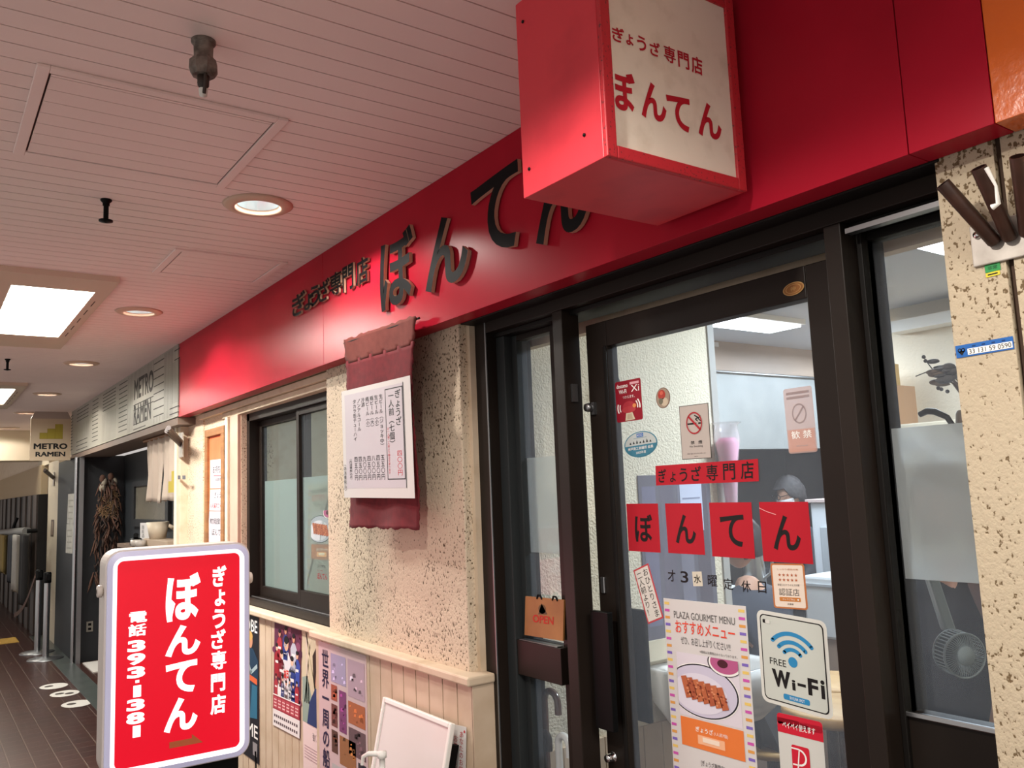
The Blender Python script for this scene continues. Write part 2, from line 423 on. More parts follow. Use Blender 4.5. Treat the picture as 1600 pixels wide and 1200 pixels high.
# upper wall behind the fascias
mb = MB(); mb.box(X0, X1, .066, .30, 2.10, CEIL, CREAM)
struct('wall_upper', mb, 'plain wall strip above the shop fronts', 'wall')

# ------------------------------------------------------------------ pillars, window wall, wainscot
ZF = 2.092
mb = MB(); mb.box(-3.372, -2.285, .07, .30, .99, 2.10, STUC)
pil = struct('pillar_stucco', mb, 'pitted beige stucco pillar beside the door', 'pillar', bevel=.004)
mb = MB(); mb.box(-2.285, -2.267, .10, .135, .98, 2.10, CREAM); struct('trim_pillar', mb, 'narrow cream strip between stucco pillar and door frame', 'trim')
def wainscot(name, x0, x1, yf, ztop, label, capy, cap0, cap1, n_end=None):
    mb = MB(); bw = .0885; x = x1
    mb.box(x0, x1, yf + .006, .30, 0, ztop, GROOVE)
    while x > x0 + 1e-4:
        mb.box(max(x0, x - bw + .006), x, yf, yf + .02, 0, ztop, WAINS); x -= bw
    if n_end: mb.box(x1 - .002, x1 + .004, yf, .12, 0, ztop, WAINS)
    o = struct(name, mb, label, 'wainscot')
    c = MB(); c.box(cap0, cap1, capy, .12 if n_end else .14, ztop, ztop + .028, CREAM)
    c.build('cap_moulding', o, .006)
    return o
wainscot('wainscot_pillar', -3.45, -2.232, .042, .972, 'cream board wainscot under the stucco pillar', .02, -3.475, -2.217, True)
wainscot('wainscot_window', -5.40, -3.452, .10, .965, 'cream board wainscot under the sliding window', .075, -5.40, -3.40)
# window wall
mb = MB()
mb.box(-5.78, -5.42, .11, .30, 0, 2.10, STUC2)
mb.box(-5.42, -4.69, .12, .30, .993, 2.10, STUC2)
mb.box(-4.69, -3.372, .20, .30, 2.03, 2.10, CREAM)
struct('wall_window', mb, 'pinkish stucco wall around the sliding window', 'wall')
mb = MB(); mb.box(-5.43, -3.36, .085, .20, 2.062, 2.092, CREAM); mb.box(-5.0, -3.36, .105, .20, 2.028, 2.06, CREAM)
mb.box(-4.835, -4.695, .10, .20, .993, 2.028, mat('post_pink', 'C79E8C', .55, noise=(4, 'B98E7B', .3, .7)))
mb.box(-4.90, -4.85, .09, .13, .993, 2.03, CREAM)
struct('trim_window', mb, 'cream timber trim above and beside the sliding window', 'trim', bevel=.003)
# white column between ramen shop and gyoza shop
mb = MB(); mb.box(-5.90, -5.78, .06, .30, 0, 2.10, CREAM); mb.box(-5.875, -5.845, .045, .06, 0, 2.09, mat('cream_pale', 'E0D2BC', .5))
struct('trim_column', mb, 'cream boxed column between the two shops', 'column', bevel=.003)
# right pillar
mb = MB(); mb.box(-.708, -.612, .07, .30, 0, 2.10, STUC3); mb.box(-.612, -.600, .082, .30, 0, 2.10, GROOVE); mb.box(-.600, .5, .07, .30, 0, 2.10, STUC3)
struct('pillar_speckled', mb, 'speckled cream pillar at the end of the shop front', 'pillar')

# ------------------------------------------------------------------ window_1: sliding window in the stucco wall
win = thing('window_1', 'dark framed sliding window of the gyoza shop', 'window', (-4.1, .17, .99), kind='structure')
def loc(o):  # children keep world coordinates: undo the parent's translation
    return o
def part(mb, name, parent, bevel=0):
    o = mb.build(name, parent, bevel); o.matrix_parent_inverse = Matrix.Translation(-Vector(parent.location)) if parent.type == 'EMPTY' else Matrix()
    return o
WX0, WX1 = -4.69, -3.30
mb = MB(); mb.box(WX0, WX1, .15, .25, 1.985, 2.03, BRONZE); mb.box(WX0, WX1, .14, .25, .993, 1.03, BRONZE); mb.box(WX0, WX0 + .045, .15, .25, .993, 2.03, BRONZE)
mb.box(WX0, WX1, .16, .168, 1.03, 1.036, STEELD)
part(mb, 'window_frame', win, .002)
def sash(x0, x1, y, z0, z1, st, rail_t, rail_b, film=None, gl=GLASS2):
    mb = MB(); mb.box(x0, x0 + st, y, y + .03, z0, z1, BRONZE); mb.box(x1 - st, x1, y, y + .03, z0, z1, BRONZE)
    mb.box(x0 + st, x1 - st, y, y + .03, z1 - rail_t, z1, BRONZE); mb.box(x0 + st, x1 - st, y, y + .03, z0, z0 + rail_b, BRONZE)
    s = part(mb, 'sash', win, .002)
    gb = MB(); gb.box(x0 + st, x1 - st, y + .013, y + .017, z0 + rail_b, z1 - rail_t, gl); g_ = gb.build('glass', s)
    if film: fb = MB(); fb.box(x0 + st, x1 - st, y + .018, y + .019, z0 + rail_b, film, FROST); fb.build('frosted_film', s)
sash(-4.645, -3.955, .205, 1.03, 1.985, .04, .035, .055, 1.65)
sash(-3.99, -3.30, .170, 1.03, 1.985, .035, .03, .085, 1.65)

# ------------------------------------------------------------------ shop front frame, sidelights, door
mb = MB()
mb.box(-2.267, -2.205, .12, .30, 0, 2.10, BRONZE)                       # outer jamb
mb.box(-2.267, -.70, .0665, .125, 2.088, 2.10, BRONZED); mb.box(-2.205, -.70, .12, .25, 2.054, 2.10, BRONZE)                     # header
mb.box(-2.205, -.70, .15, .25, 2.040, 2.054, BRONZED)
mb.box(-2.205, -2.160, .16, .24, 0, 2.05, BRONZEG)
mb.box(-2.209, -2.203, .118, .124, 0, 2.09, STEELD)
mb.box(-1.857, -1.813, .12, .182, 0, 2.054, BRONZE)
mb.box(-.968, -.930, .12, .25, 0, 2.054, BRONZE); mb.box(-.930, -.918, .17, .25, 0, 2.054, BRONZED)
mb.box(-2.205, -.70, .122, .25, 0, .03, BRONZED)
struct('trim_frame', mb, 'dark bronze frame of the shop entrance', 'door frame', bevel=.002)
mb = MB(); mb.box(-.925, -.70, .128, .150, 2.030, 2.040, STEELD); struct('trim_highlight', mb, 'steel strip put in for the bright highlight under the header above the right side pane', 'trim')  # thin steel strip added to give the bright highlight along the header

# left sidelight
s1 = thing('window_2', 'narrow bronze framed side pane left of the sliding door', 'window', (-2.0, .2, 0), kind='structure')
mb = MB(); mb.box(-2.160, -2.134, .19, .23, .03, 2.04, BRONZEG); mb.box(-1.962, -1.870, .19, .214, .03, 2.04, BRONZE)
mb.box(-2.134, -1.962, .19, .23, 2.022, 2.04, BRONZE); mb.box(-2.185, -1.945, .165, .23, .998, 1.10, BRONZE); mb.box(-2.134, -1.962, .19, .23, .03, .20, BRONZE)
mb.box(-2.15, -1.962, .166, .19, 1.10, 1.103, STEELD)
part(mb, 'sash', s1, .002)
mb = MB(); mb.box(-2.134, -1.962, .208, .212, 1.10, 2.022, GLASS); mb.box(-2.134, -1.962, .208, .212, .20, .998, GLASS); part(mb, 'glass', s1)
mb = MB(); mb.box(-2.134, -1.962, .213, .214, 1.36, 1.65, FROST2); part(mb, 'frosted_film', s1)
# right sidelight
s2 = thing('window_3', 'side pane with frosted band right of the sliding door', 'window', (-.8, .2, 0), kind='structure')
mb = MB(); mb.box(-.918, -.944 + .002, .19, .23, .03, 2.04, BRONZED); mb.box(-.960, -.938, .185, .23, .03, 2.03, BRONZEG)
mb.box(-.944, -.64, .19, .23, 2.022, 2.04, BRONZED); mb.box(-.95, -.64, .18, .23, .03, 1.112, BRONZE); mb.box(-.944, -.64, .172, .18, 1.108, 1.118, STEEL)
part(mb, 'sash', s2, .002)
mb = MB(); mb.box(-.944, -.64, .208, .212, 1.112, 2.022, GLASS); part(mb, 'glass', s2)
mb = MB(); mb.box(-.944, -.64, .213, .214, 1.356, 1.645, FROST); part(mb, 'frosted_film', s2)

# sliding door, pulled a little open
door = thing('door_1', 'dark bronze sliding glass door covered in stickers', 'door', (-1.4, .2, .03), kind='structure')
mb = MB(); dz = 2.010
mb.box(-1.800, -1.715, .195, .235, .035, dz, BRONZE); mb.box(-1.070, -.955, .195, .235, .035, dz, BRONZE)
mb.box(-1.715, -1.070, .195, .235, 1.938, dz, BRONZE); mb.box(-1.715, -1.070, .195, .235, .035, .22, BRONZE)
mb.box(-1.728, -1.715, .190, .195, .22, 1.94, BRONZED)
part(mb, 'door_frame', door, .003)
mb = MB(); mb.box(-1.715, -1.070, .213, .217, .22, 1.938, GLASS); part(mb, 'glass', door)
mb = MB(); mb.box(-1.783, -1.712, .145, .162, .921, 1.224, BLACKP); mb.box(-1.778, -1.755, .16, .196, .93, .96, BLACKP); mb.box(-1.778, -1.755, .16, .196, 1.185, 1.215, BLACKP)
tag(part(mb, 'handle', door, .002), 'black plate pull handle outside')
mb = MB(); mb.box(-1.790, -1.712, .272, .288, .920, 1.215, BLACKP); mb.box(-1.778, -1.755, .234, .273, .93, .96, BLACKP); mb.box(-1.778, -1.755, .234, .273, 1.18, 1.21, BLACKP)
tag(part(mb, 'handle', door, .002), 'black plate pull handle inside')
p = aty(957, 1183, .193); mb = MB(); mb.lathe([(0, -.022), (.009, -.022), (.011, -.018), (.011, 0), (.014, .002)], p, CHROME, 20, (0, 1, 0)); part(mb, 'lock', door)
p = aty(943, 914, .193); mb = MB(); mb.box(p.x - .008, p.x + .008, .188, .196, p.z - .022, p.z + .022, STEEL); part(mb, 'lock_plate', door, .002)
p = aty(925, 637, .19); mb = MB(); mb.lathe([(0, -.022), (.011, -.022), (.013, -.012), (.008, 0)], p, STEELD, 16, (0, 1, 0)); mb.box(p.x + .002, p.x + .014, .185, .196, p.z - .02, p.z + .014, STEELD)
part(mb, 'latch', door)
mb = MB(); p = aty(898, 612, .16); mb.box(-1.812, -1.806, .14, .16, p.z - .03, p.z + .02, STEELD); tag(mb.build('strike_plate'), 'small metal strike plate on the post beside the sliding door', 'strike plate')

# ------------------------------------------------------------------ red fascia sign with raised letters
fas = thing('fascia_sign', 'long red shop fascia with raised black Japanese letters', 'sign', (-3.1, 0, ZF))
for a, b in ((-5.575, -3.228), (-3.226, -.716), (-.714, -.576)):
    mb = MB(); mb.box(a, b, 0, .066, ZF, CEIL - .001, RED); part(mb, 'panel', fas, .001)
LETB = mat('letter_black', '0E0E10', .7, spec=.12); LETS = mat('letter_edge', 'BFA288', .5)
def raised(chars, parent, y0=-.004, depth=.013, off=.03):
    for ch, (pl, pr, pb, pt) in chars:
        vs, fs, bb, nz = glyphs(ch, off, 6, .5)
        # box in pixels: left edge, right edge, bottom and top measured at the letter's middle
        yb = y0 - depth
        L_ = aty(pl, (pb + pt) / 2, yb).x; R_ = aty(pr, (pb + pt) / 2, yb).x; mid = (pl + pr) / 2
        B_ = aty(mid, pb, yb).z; T_ = aty(mid, pt, yb).z
        mb = MB(); V = [(L_ + (v[0] - bb[0]) / (bb[2] - bb[0]) * (R_ - L_), y0 - depth * (v[2] + .5), B_ + (v[1] - bb[1]) / (bb[3] - bb[1]) * (T_ - B_)) for v in vs]
        fr = [f for f, n in zip(fs, nz) if n > .5]; sd = [f for f, n in zip(fs, nz) if n <= .5]
        mb.add(V, fr, LETB); mb.add(V, sd, LETS)
        part(mb, 'letter', parent)
raised([('ぼ', (593, 646, 478, 362)), ('ん', (663, 731, 447, 335)), ('て', (736, 812, 397, 268)), ('ん', (834, 922, 370, 232))], fas, off=.021)
raised([('ぎ', (456, 477, 492, 457)), ('ょ', (475, 490, 483, 459)), ('う', (483, 499, 478, 446)), ('ざ', (497, 515, 470, 437)), ('専', (515, 534, 461, 425)), ('門', (535, 552, 454, 414)), ('店', (556, 575, 444, 402))], fas, depth=.009, off=.02)
# orange neighbour
OR = mat('orange_laminate', 'D9641C', .22, coat=.4, bump=(60, .25, .003))
mb = MB(); mb.box(-.574, 2.4, 0, .066, ZF, CEIL - .001, OR)
tag(mb.build('fascia_sign', None, .001), 'glossy orange fascia of the neighbouring shop beside the red fascia', 'sign')

# ------------------------------------------------------------------ projecting lightbox
BX0, BX1, BY0, BY1, BZ0, BZ1 = -1.285, -1.045, -.39, -.02, 2.126, 2.535
lb = thing('projecting_sign', 'red box sign with white face projecting from the red fascia', 'sign', ((BX0 + BX1) / 2, -.2, BZ0))
mb = MB(); mb.box(BX0, BX1, BY0, BY1, BZ0, BZ1, REDBOX); mb.box(BX0 + .03, BX1 - .03, BY1, 0, BZ0 + .05, BZ1 - .05, REDBOX)
part(mb, 'housing', lb, .002)
RUST = mat('red_chipped', 'C02A34', .5, noise=(170, '6A2A2C', .33, .40))
fx = BX1; FW = .024
mb = MB()
for a, b, c, d in ((BY0, BY0 + FW, BZ0, BZ1), (BY1 - FW, BY1, BZ0, BZ1), (BY0 + FW, BY1 - FW, BZ0, BZ0 + FW), (BY0 + FW, BY1 - FW, BZ1 - FW, BZ1)):
    mb.box(fx, fx + .010, a, b, c, d, RUST)
part(mb, 'face_frame', lb, .002)
FACE = mat('acrylic_grimy', 'EBE2D2', .45, noise=(16, 'D8CDBA', .25, .5))
pr = Print((fx + .004, BY0 + FW, BZ0 + FW), (0, BY1 - BY0 - 2 * FW, 0), (0, 0, BZ1 - BZ0 - 2 * FW), .004, FACE)
def uvx(px, py):
    q = atx(px, py, fx + .004); return ((q.y - BY0 - FW) / pr.w, (q.z - BZ0 - FW) / pr.h)
SR = ink('B3202E', .5)
a = uvx(947, 165); b = uvx(1124, 180)
for i, ch in enumerate('ぼんてん'):
    px0, px1, pt, pb = ((947, 992, 110, 173), (1001, 1040, 130, 188), (1042, 1078, 150, 203), (1090, 1126, 162, 216))[i]
    m0 = (px0 + px1) / 2; pm = (pt + pb) / 2
    pr.txt(ch, uvx(px0, pm)[0], uvx(m0, pb)[1], uvx(px1, pm)[0], uvx(m0, pt)[1], SR, 2, .03, 6)
for i, ch in enumerate('ぎょうざ専門店'):
    px0, px1, pt, pb = ((956, 975, 43, 66), (978, 989, 54, 71), (995, 1009, 57, 80), (1015, 1031, 66, 88), (1037, 1055, 73, 98), (1059, 1076, 82, 107), (1080, 1097, 89, 116))[i]
    m0 = (px0 + px1) / 2; pm = (pt + pb) / 2
    pr.txt(ch, uvx(px0, pm)[0], uvx(m0, pb)[1], uvx(px1, pm)[0], uvx(m0, pt)[1], SR, 2, .022, 4)
part(pr, 'face', lb)
for px, py in ((817, 34), (827, 264), (913, 211)):
    q = aty(px, py, BY0 - .001); mb = MB(); mb.lathe([(0, .003), (.003, .002), (.0035, 0)], q, BRONZED, 10, (0, -1, 0)); part(mb, 'screw', lb)

# ------------------------------------------------------------------ ceiling fittings
TRIM = mat('trim_ring', 'CDAE98', .5)
BULB = mat('lamp_glow', 'FFFFFF', .5, emit=2.2, emit_hex='F4F6F0')
REFL = mat('reflector', 'E8ECE8', .18, metal=.9, emit=.34, emit_hex='D0E4EC')
def downlight(x, lab):
    t = thing('ceiling_downlight', lab, 'downlight', (x, -.42, CEIL), 'round downlights along the alley')
    mb = MB(); mb.lathe([(.070, .02), (.071, -.004), (.080, -.013), (.094, -.010), (.108, -.008), (.118, -.001), (.116, .0)], (0, 0, 0), TRIM, 40); mb.build('trim_ring', t)
    mb = MB(); mb.lathe([(.0700, .004), (.066, .04), (.055, .075), (.035, .095), (0, .1)], (0, 0, 0), REFL, 32); mb.build('reflector', t)
    mb = MB(); mb.ball((0, 0, .068), (.03, .03, .026), BULB, 16, 10); mb.ball((.03, .01, .07), (.014, .014, .018), BULB, 10, 8); mb.build('bulb', t)
    return t
dl_labs = ['round downlight nearest the red fascia letters', 'second round downlight, beside the first bright square light', 'third round downlight above the ramen shop fascia', 'fourth round downlight before the hanging ramen sign', 'fifth round downlight level with the hanging ramen sign', 'sixth and farthest round downlight beside the cream beam', 'downlight beyond the orange fascia, out of the picture', 'downlight above the photographer', 'downlight behind the photographer']
d0 = downlight(DL_X[0], dl_labs[0])
for i, (x, y) in enumerate(DL_POS[1:]): copy_thing(d0, (x, y, CEIL), dl_labs[i + 1], 'round downlights along the alley')
FIXM = mat('fixture_frame', 'CBB6A2', .55)
TUBE = mat('diffuser_glow', 'FFFFFF', .4, emit=6, emit_hex='F2FBF4')
SLOPE = mat('diffuser_rim', 'E6F2DE', .4, emit=.9, emit_hex='E6F4DC')
def fixture(xa, xb, lab):
    t = thing('fluorescent_fixture', lab, 'ceiling light', (xa, -.87, CEIL), 'square fluorescent fixtures along the alley')
    W = xb - xa; h0, h1 = .42, W - .24; ya, yb = -.17, .165; mb = MB()
    Ya, Yb = -.235, .23
    for a, b, c, d in ((0, h0, Ya, Yb), (h1, W, Ya, Yb), (h0, h1, Ya, ya), (h0, h1, yb, Yb)): mb.box(a, b, c, d, -.026, -.0, FIXM)
    for k in range(5): mb.box(h0 + .05 + k * .22, h0 + .17 + k * .22, yb + .028, yb + .033, -.0268, -.026, GROOVE)
    mb.build('frame', t, .004)
    mb = MB(); z1 = .05; i = .035
    A = [(h0, ya, -.02), (h1, ya, -.02), (h1, yb, -.02), (h0, yb, -.02)]; B = [(h0 + i, ya + i, z1), (h1 - i, ya + i, z1), (h1 - i, yb - i, z1), (h0 + i, yb - i, z1)]
    mb.add(A + B, [(j, (j + 1) % 4, 4 + (j + 1) % 4, 4 + j) for j in range(4)], SLOPE); mb.build('rim', t)
    mb = MB(); mb.box(h0 + i - .002, h1 - i + .002, ya + i - .002, yb - i + .002, z1, z1 + .006, TUBE); mb.build('diffuser', t)
    return t
f0 = fixture(*FIX[0], 'bright square fluorescent light nearest, above the ramen shop')
for (a, b), lab in zip(FIX[1:], ['second square fluorescent light farther down the alley', 'square fluorescent light beyond the cream beam', 'fluorescent light behind the photographer']):
    copy_thing(f0, (a, -.87, CEIL), lab, 'square fluorescent fixtures along the alley')
def hatch(name, x0, x1, y0, y1, lab):
    t = thing(name, lab, 'access panel', (x0, y0, CEIL))
    w_, h_ = x1 - x0, y1 - y0; mb = MB(); f = .028
    for a, b, c, d in ((0, w_, 0, f), (0, w_, h_ - f, h_), (0, f, f, h_ - f), (w_ - f, w_, f, h_ - f)): mb.box(a, b, c, d, -.008, 0, CEILM)
    mb.build('frame', t, .002)
    mb = MB(); x = f + .006; k = 0
    while x < w_ - f - .01:
        e = min(x + .0697, w_ - f - .006); mb.box(x, e, f + .005, h_ - f - .005, -.006, 0, CEILM); x += .0725
    mb.box(f, w_ - f, f, h_ - f, -.0012, 0, CEILD)
    mb.build('lid', t)
    return t
hatch('ceiling_hatch', -2.665, -2.08, -1.162, -.57, 'large square access panel in the ceiling near the sprinkler pipe')
hatch('ceiling_hatch', -3.835, -3.425, -.54, -.075, 'smaller access panel close to the red fascia')
# big grey sprinkler
RUSTY = mat('sprinkler_grey', '7F756C', .7, noise=(40, '4A4038', .35, .6)); DARKR = mat('sprinkler_dark', '332922', .6)
p = atz(318, 64, CEIL)
t = thing('sprinkler_head', 'dusty grey sprinkler fitting nearest, hanging from the plank ceiling', 'sprinkler', p)
mb = MB(); mb.lathe([(0, 0), (.026, 0), (.026, -.006), (.021, -.008), (.020, -.04), (.023, -.044)], (0, 0, 0), RUSTY, 20); mb.build('pipe', t)
mb = MB(); mb.lathe([(.023, -.042), (.030, -.05), (.031, -.07), (.024, -.082), (0, -.083)], (0, 0, 0), RUSTY, 8, smooth=False); mb.build('cap', t)
mb = MB()
for s_ in (-1, 1): mb.tube([(s_ * .016, 0, -.082), (s_ * .018, 0, -.10), (s_ * .006, 0, -.125)], .004, DARKR, 8)
mb.lathe([(0, -.08), (.013, -.082), (.012, -.105), (.006, -.112), (0, -.113)], (0, 0, 0), DARKR, 12); mb.lathe([(.010, -.112), (.008, -.128), (0, -.131)], (0, 0, 0), mat('sprinkler_glass', 'D8D8D0', .3), 12)
mb.build('nozzle', t)
mb = MB(); mb.ball((-.028, .0, -.085), .006, RUSTY, 10, 6); mb.tube([(-.02, 0, -.075), (-.028, 0, -.085)], .003, RUSTY, 6); mb.build('drain_plug', t)
def small_sprinkler(p, lab):
    t = thing('sprinkler_head', lab, 'sprinkler', p, 'small black sprinklers')
    mb = MB(); mb.lathe([(0, 0), (.018, 0), (.018, -.004), (.011, -.012), (.011, -.02)], (0, 0, 0), BLACKP, 16); mb.build('collar', t)
    mb = MB(); mb.lathe([(.008, -.015), (.008, -.07)], (0, 0, 0), BLACKP, 10); mb.tube([(.01, 0, -.02), (.012, 0, -.07)], .003, BLACKP, 6); mb.build('stem', t)
    mb = MB(); mb.lathe([(0, -.069), (.022, -.071), (.022, -.075), (0, -.08)], (0, 0, 0), BLACKP, 16); mb.build('deflector', t)
    return t
q = small_sprinkler(atz(166, 312, CEIL), 'small black sprinkler in the plank ceiling behind the large access panel')
copy_thing(q, atz(12, 561, CEIL), 'small black sprinkler beyond the first bright square light', 'small black sprinklers')

# ------------------------------------------------------------------ red cloth with price list
CLOTH = mat('red_cloth', '741D25', .9, noise=(35, '5E171E', .3, .7), bump=(500, .4, .001)); CLOTHF = mat('faded_cloth', '783A32', .9, noise=(30, '6A3029', .3, .7), bump=(500, .4, .001))
t = thing('hanging_cloth', 'ragged red cloth banner hung from the fascia with a price list', 'cloth', aty(590, 520, -.02))
mb = MB(); NX, NZ = 26, 60; YC = -.035
tl, tr, bl, br = aty(537, 531, YC), aty(650, 492, YC), aty(539, 824, YC), aty(645, 828, YC)
vs = []; rnd = random.Random(3)
jx = [rnd.uniform(-.006, .006) for _ in range(NZ + 1)]; jx2 = [rnd.uniform(-.006, .006) for _ in range(NZ + 1)]
for j in range(NZ + 1):
    v = j / NZ; Lp = tl.lerp(bl, v); Rp = tr.lerp(br, v) + Vector((-.03 * math.sin(math.pi * min(1, v * 2)) if v < .5 else 0, 0, 0))
    for i in range(NX + 1):
        u = i / NX; q = Lp.lerp(Rp, u)
        q.x += jx[j] if i == 0 else (jx2[j] if i == NX else 0)
        q.y += .006 * math.sin(u * 11 + v * 3) * (.3 + v) + (.012 * v) + .006 * math.sin(v * 9)
        if j in (0, NZ): q.z += rnd.uniform(-.005, .005)
        vs.append(q)
fs1 = []; fs2 = []
for j in range(NZ):
    for i in range(NX):
        f = (j * (NX + 1) + i, (j + 1) * (NX + 1) + i, (j + 1) * (NX + 1) + i + 1, j * (NX + 1) + i + 1)
        (fs2 if j < 8 - (i % 5 == 0) else fs1).append(f)
mb.add(vs, fs1, CLOTH, True); mb.add(vs, fs2, CLOTHF, True)
o = part(mb, 'cloth', t); md = o.modifiers.new('solid', 'SOLIDIFY'); md.thickness = .0025
mb = MB(); mb.tube([tl + Vector((-.01, .006, -.012)), tr + Vector((.01, .006, -.012))], .004, BRONZED, 8); part(mb, 'rod', t)
pr = sheet_px((533.5, 612), (640.5, 586.5), (538, 777.5), -.048, .001, PAPER)
pr.rect(.05, .085, .905, .955, PAPERL, 1); pr.rect(.665, .155, .90, .93, PAPERL, 2)
for a, b, c, d in ((.665, .155, .672, .93), (.665, .155, .90, .163), (.893, .155, .90, .93), (.665, .922, .90, .93), (.905, .085, .912, .96)): pr.rect(a, b, c, d, INKB, 3)
pr.col('ぎょうざ', .835, .91, .60, .085, INKB, 3, .012); pr.col('四〇〇円', .835, .40, .185, .07, INKR, 3)
pr.col('一人前（七個）', .745, .90, .42, .075, INKB, 3, .012); pr.col('お一人様二人前より御注文承ります', .695, .60, .20, .03, INKR, 3)
for k, (a, b) in enumerate((('生ビール（ジョッキ中）', '五五〇円'), ('生ビール（小）', '四五〇円'), ('瓶ビール（大）', '八〇〇円'), ('瓶ビール（小）', '四五〇円'), ('冷酒', '九〇〇円'), ('ノンアルコール', '四五〇円'), ('タカラ缶チューハイ', '四五〇円'))):
    u = .605 - k * .066; st = .043
    pr.col(a, u, .90, .90 - st * len(a), .058, INKB, 3); pr.col(b, u, .375, .155, .055, INKB, 3)
pr.col('〈内消費税込み〉', .125, .37, .15, .045, INKB, 3); pr.col('〈内消費税込〉', .03, .33, .04, .045, INKB, 3)
part(pr, 'price_list', t)

# ------------------------------------------------------------------ notice board with takeaway papers
t = thing('notice_board', 'narrow wood framed notice board with orange backing and stacked papers', 'notice board', aty(347, 760, .1))
mb = MB(); x0, x1, z0, z1 = -5.30, -4.905, .993, 1.985
for a, b, c, d in ((x0, x1, z1 - .045, z1), (x0, x0 + .05, z0, z1 - .045), (x1 - .06, x1, z0, z1 - .045)): mb.box(a, b, .085, .12, c, d, WOOD)
part(mb, 'frame', t, .003)
mb = MB(); mb.box(x0 + .05, x1 - .06, .102, .12, z0, z1 - .045, mat('orange_board', 'DE6238', .7, noise=(2.5, 'E58A5E', .3, .7))); part(mb, 'backing', t)
def takeaway(tl, tr, bl, lines, under=False, red=None):
    pr = sheet_px(tl, tr, bl, .100, .001, PAPERL)
    for s_, a, b, c, d, m in lines: pr.txt(s_, a, b, c, d, m, 2)
    if under: pr.rect(.2, .42, .8, .44, INKR, 2)
    part(pr, 'paper', t)
takeaway((328.5, 719), (357, 716), (328.5, 763), [('お持ち帰り', .15, .52, .85, .80, INKB), ('お出来ます', .3, .25, .7, .36, INKB)], True)
takeaway((328.5, 765), (357, 764), (327, 797.5), [('ぎょうざ', .25, .60, .78, .88, INKB), ('1人前7コ', .08, .12, .55, .36, INKR), ('400円', .60, .12, .98, .36, INKR)])
takeaway((327, 799), (357, 799), (325, 850), [('地方発送致します', .06, .62, .92, .80, INKB), ('ぼんてん', .2, .28, .8, .48, INKB)])

# ------------------------------------------------------------------ posters on the wainscot
def gourmet(name, tl, tr, bl, y, lab, full=True):
    pr = sheet_px(tl, tr, bl, y, .0012, PAPER)
    H = lambda a, b: (1 - b, 1 - a)
    cols = ['E3C36B', 'C656A8', 'D99A4E', '7A66B8']
    n = 31
    for k in range(n):
        v = .985 - k * .0315; m = ink(cols[k % 4])
        pr.rect(.012, v - .012, .075, v, m); pr.rect(.915, v - .012, .985, v, m)
    pr.txt('PLAZA GOURMET MENU', .13, 1 - .083, .87, 1 - .052, ink('5A5856'), 2)
    pr.txt('おすすめメニュー', .14, 1 - .148, .86, 1 - .092, ink('E0452F'), 2, .01)
    pr.txt('ぜひ、お召し上がりください!!!', .20, 1 - .195, .80, 1 - .160, ink('3A3838'), 2)
    pr.txt('※価格は消費税込みとなっております。', .43, 1 - .222, .87, 1 - .210, ink('5A5856'), 2)
    # photograph of the plate: picture area u .12-.87, v (1-.50)..(1-.235)
    b0, b1 = 1 - .505, 1 - .232
    pr.rect(.13, b0, .875, b1, ink('D9D2DA'), 1)
    dk = ink('23222A'); pl = ink('C9C4D6'); pl2 = ink('DAD6E2')
    def clip(pts):
        return [(min(max(u, .13), .875), min(max(v, b0), b1)) for u, v in pts]
    e = lambda cu, cv, ru, rv: clip([(cu + ru * math.cos(2 * math.pi * i / 56), cv + rv * math.sin(2 * math.pi * i / 56)) for i in range(56)])
    cv = 1 - .385
    pr.poly(e(.43, cv, .435, .118), INKW, 2); pr.poly(e(.43, cv, .425, .114), dk, 3); pr.poly(e(.43, cv, .41, .109), pl, 4); pr.poly(e(.40, cv - .012, .33, .085), pl2, 5)
    pr.poly(e(.72, 1 - .25, .20, .055), dk, 4); pr.poly(e(.725, 1 - .25, .19, .052), INKW, 5); pr.poly(e(.725, 1 - .248, .17, .045), ink('B35A86'), 6); pr.poly(e(.70, 1 - .252, .06, .017), ink('4A1E2A'), 7)
    gy = random.Random(5)
    for k in range(7):   # seven gyoza in a slab, fried side up
        u0 = .18 + k * .072; v1 = 1 - .335 - k * .0035
        pr.poly([(u0, v1), (u0 + .068, v1 + .006), (u0 + .13, v1 - .082), (u0 + .055, v1 - .092)], ink(['B5623F', 'A9573A', 'BC6B45'][k % 3]), 8)
        for _ in range(7):
            a, b = gy.uniform(.01, .08), gy.uniform(.005, .08)
            pr.ell(u0 + a + b * .6, v1 - b, .014, .004, ink(gy.choice(['D78E66', '7E3524', 'C97A54', '8F4430'])), 9, 10)
    o0, o1 = 1 - .635, 1 - .512
    pr.rect(.135, o0, .88, o1, ink('E27A3A'), 2)
    pr.txt('ぎょうざ', .32, o0 + .072, .53, o0 + .095, INKW, 3, .015); pr.txt('(1人前7個)', .54, o0 + .072, .70, o0 + .090, INKW, 3)
    pr.rect(.34, o0 + .022, .66, o0 + .060, ink('EFB48C'), 3); pr.rect(.40, o0 + .034, .60, o0 + .054, ink('F0DCC8'), 4)
    pr.txt('[ぎょうざ専門店]', .36, 1 - .705, .64, 1 - .678, ink('3A3838'), 3)
    pr.txt('ぎょうざ専門店', .36, 1 - .735, .56, 1 - .722, ink('C8252F'), 3); pr.txt('ぼんてん', .36, 1 - .80, .70, 1 - .745, ink('C8252F'), 3, .03)
    return tag(pr.build(name), lab, 'poster')
gourmet('menu_poster', (1036.5, 934.5), (1164.9, 947.3), (1058, 1290), .209, 'menu poster with a plate of gyoza and striped edges on the door glass')
gourmet('menu_poster', (482, 757), (528, 751), (479.5, 940), .189, 'menu poster with striped edges inside the sliding window')

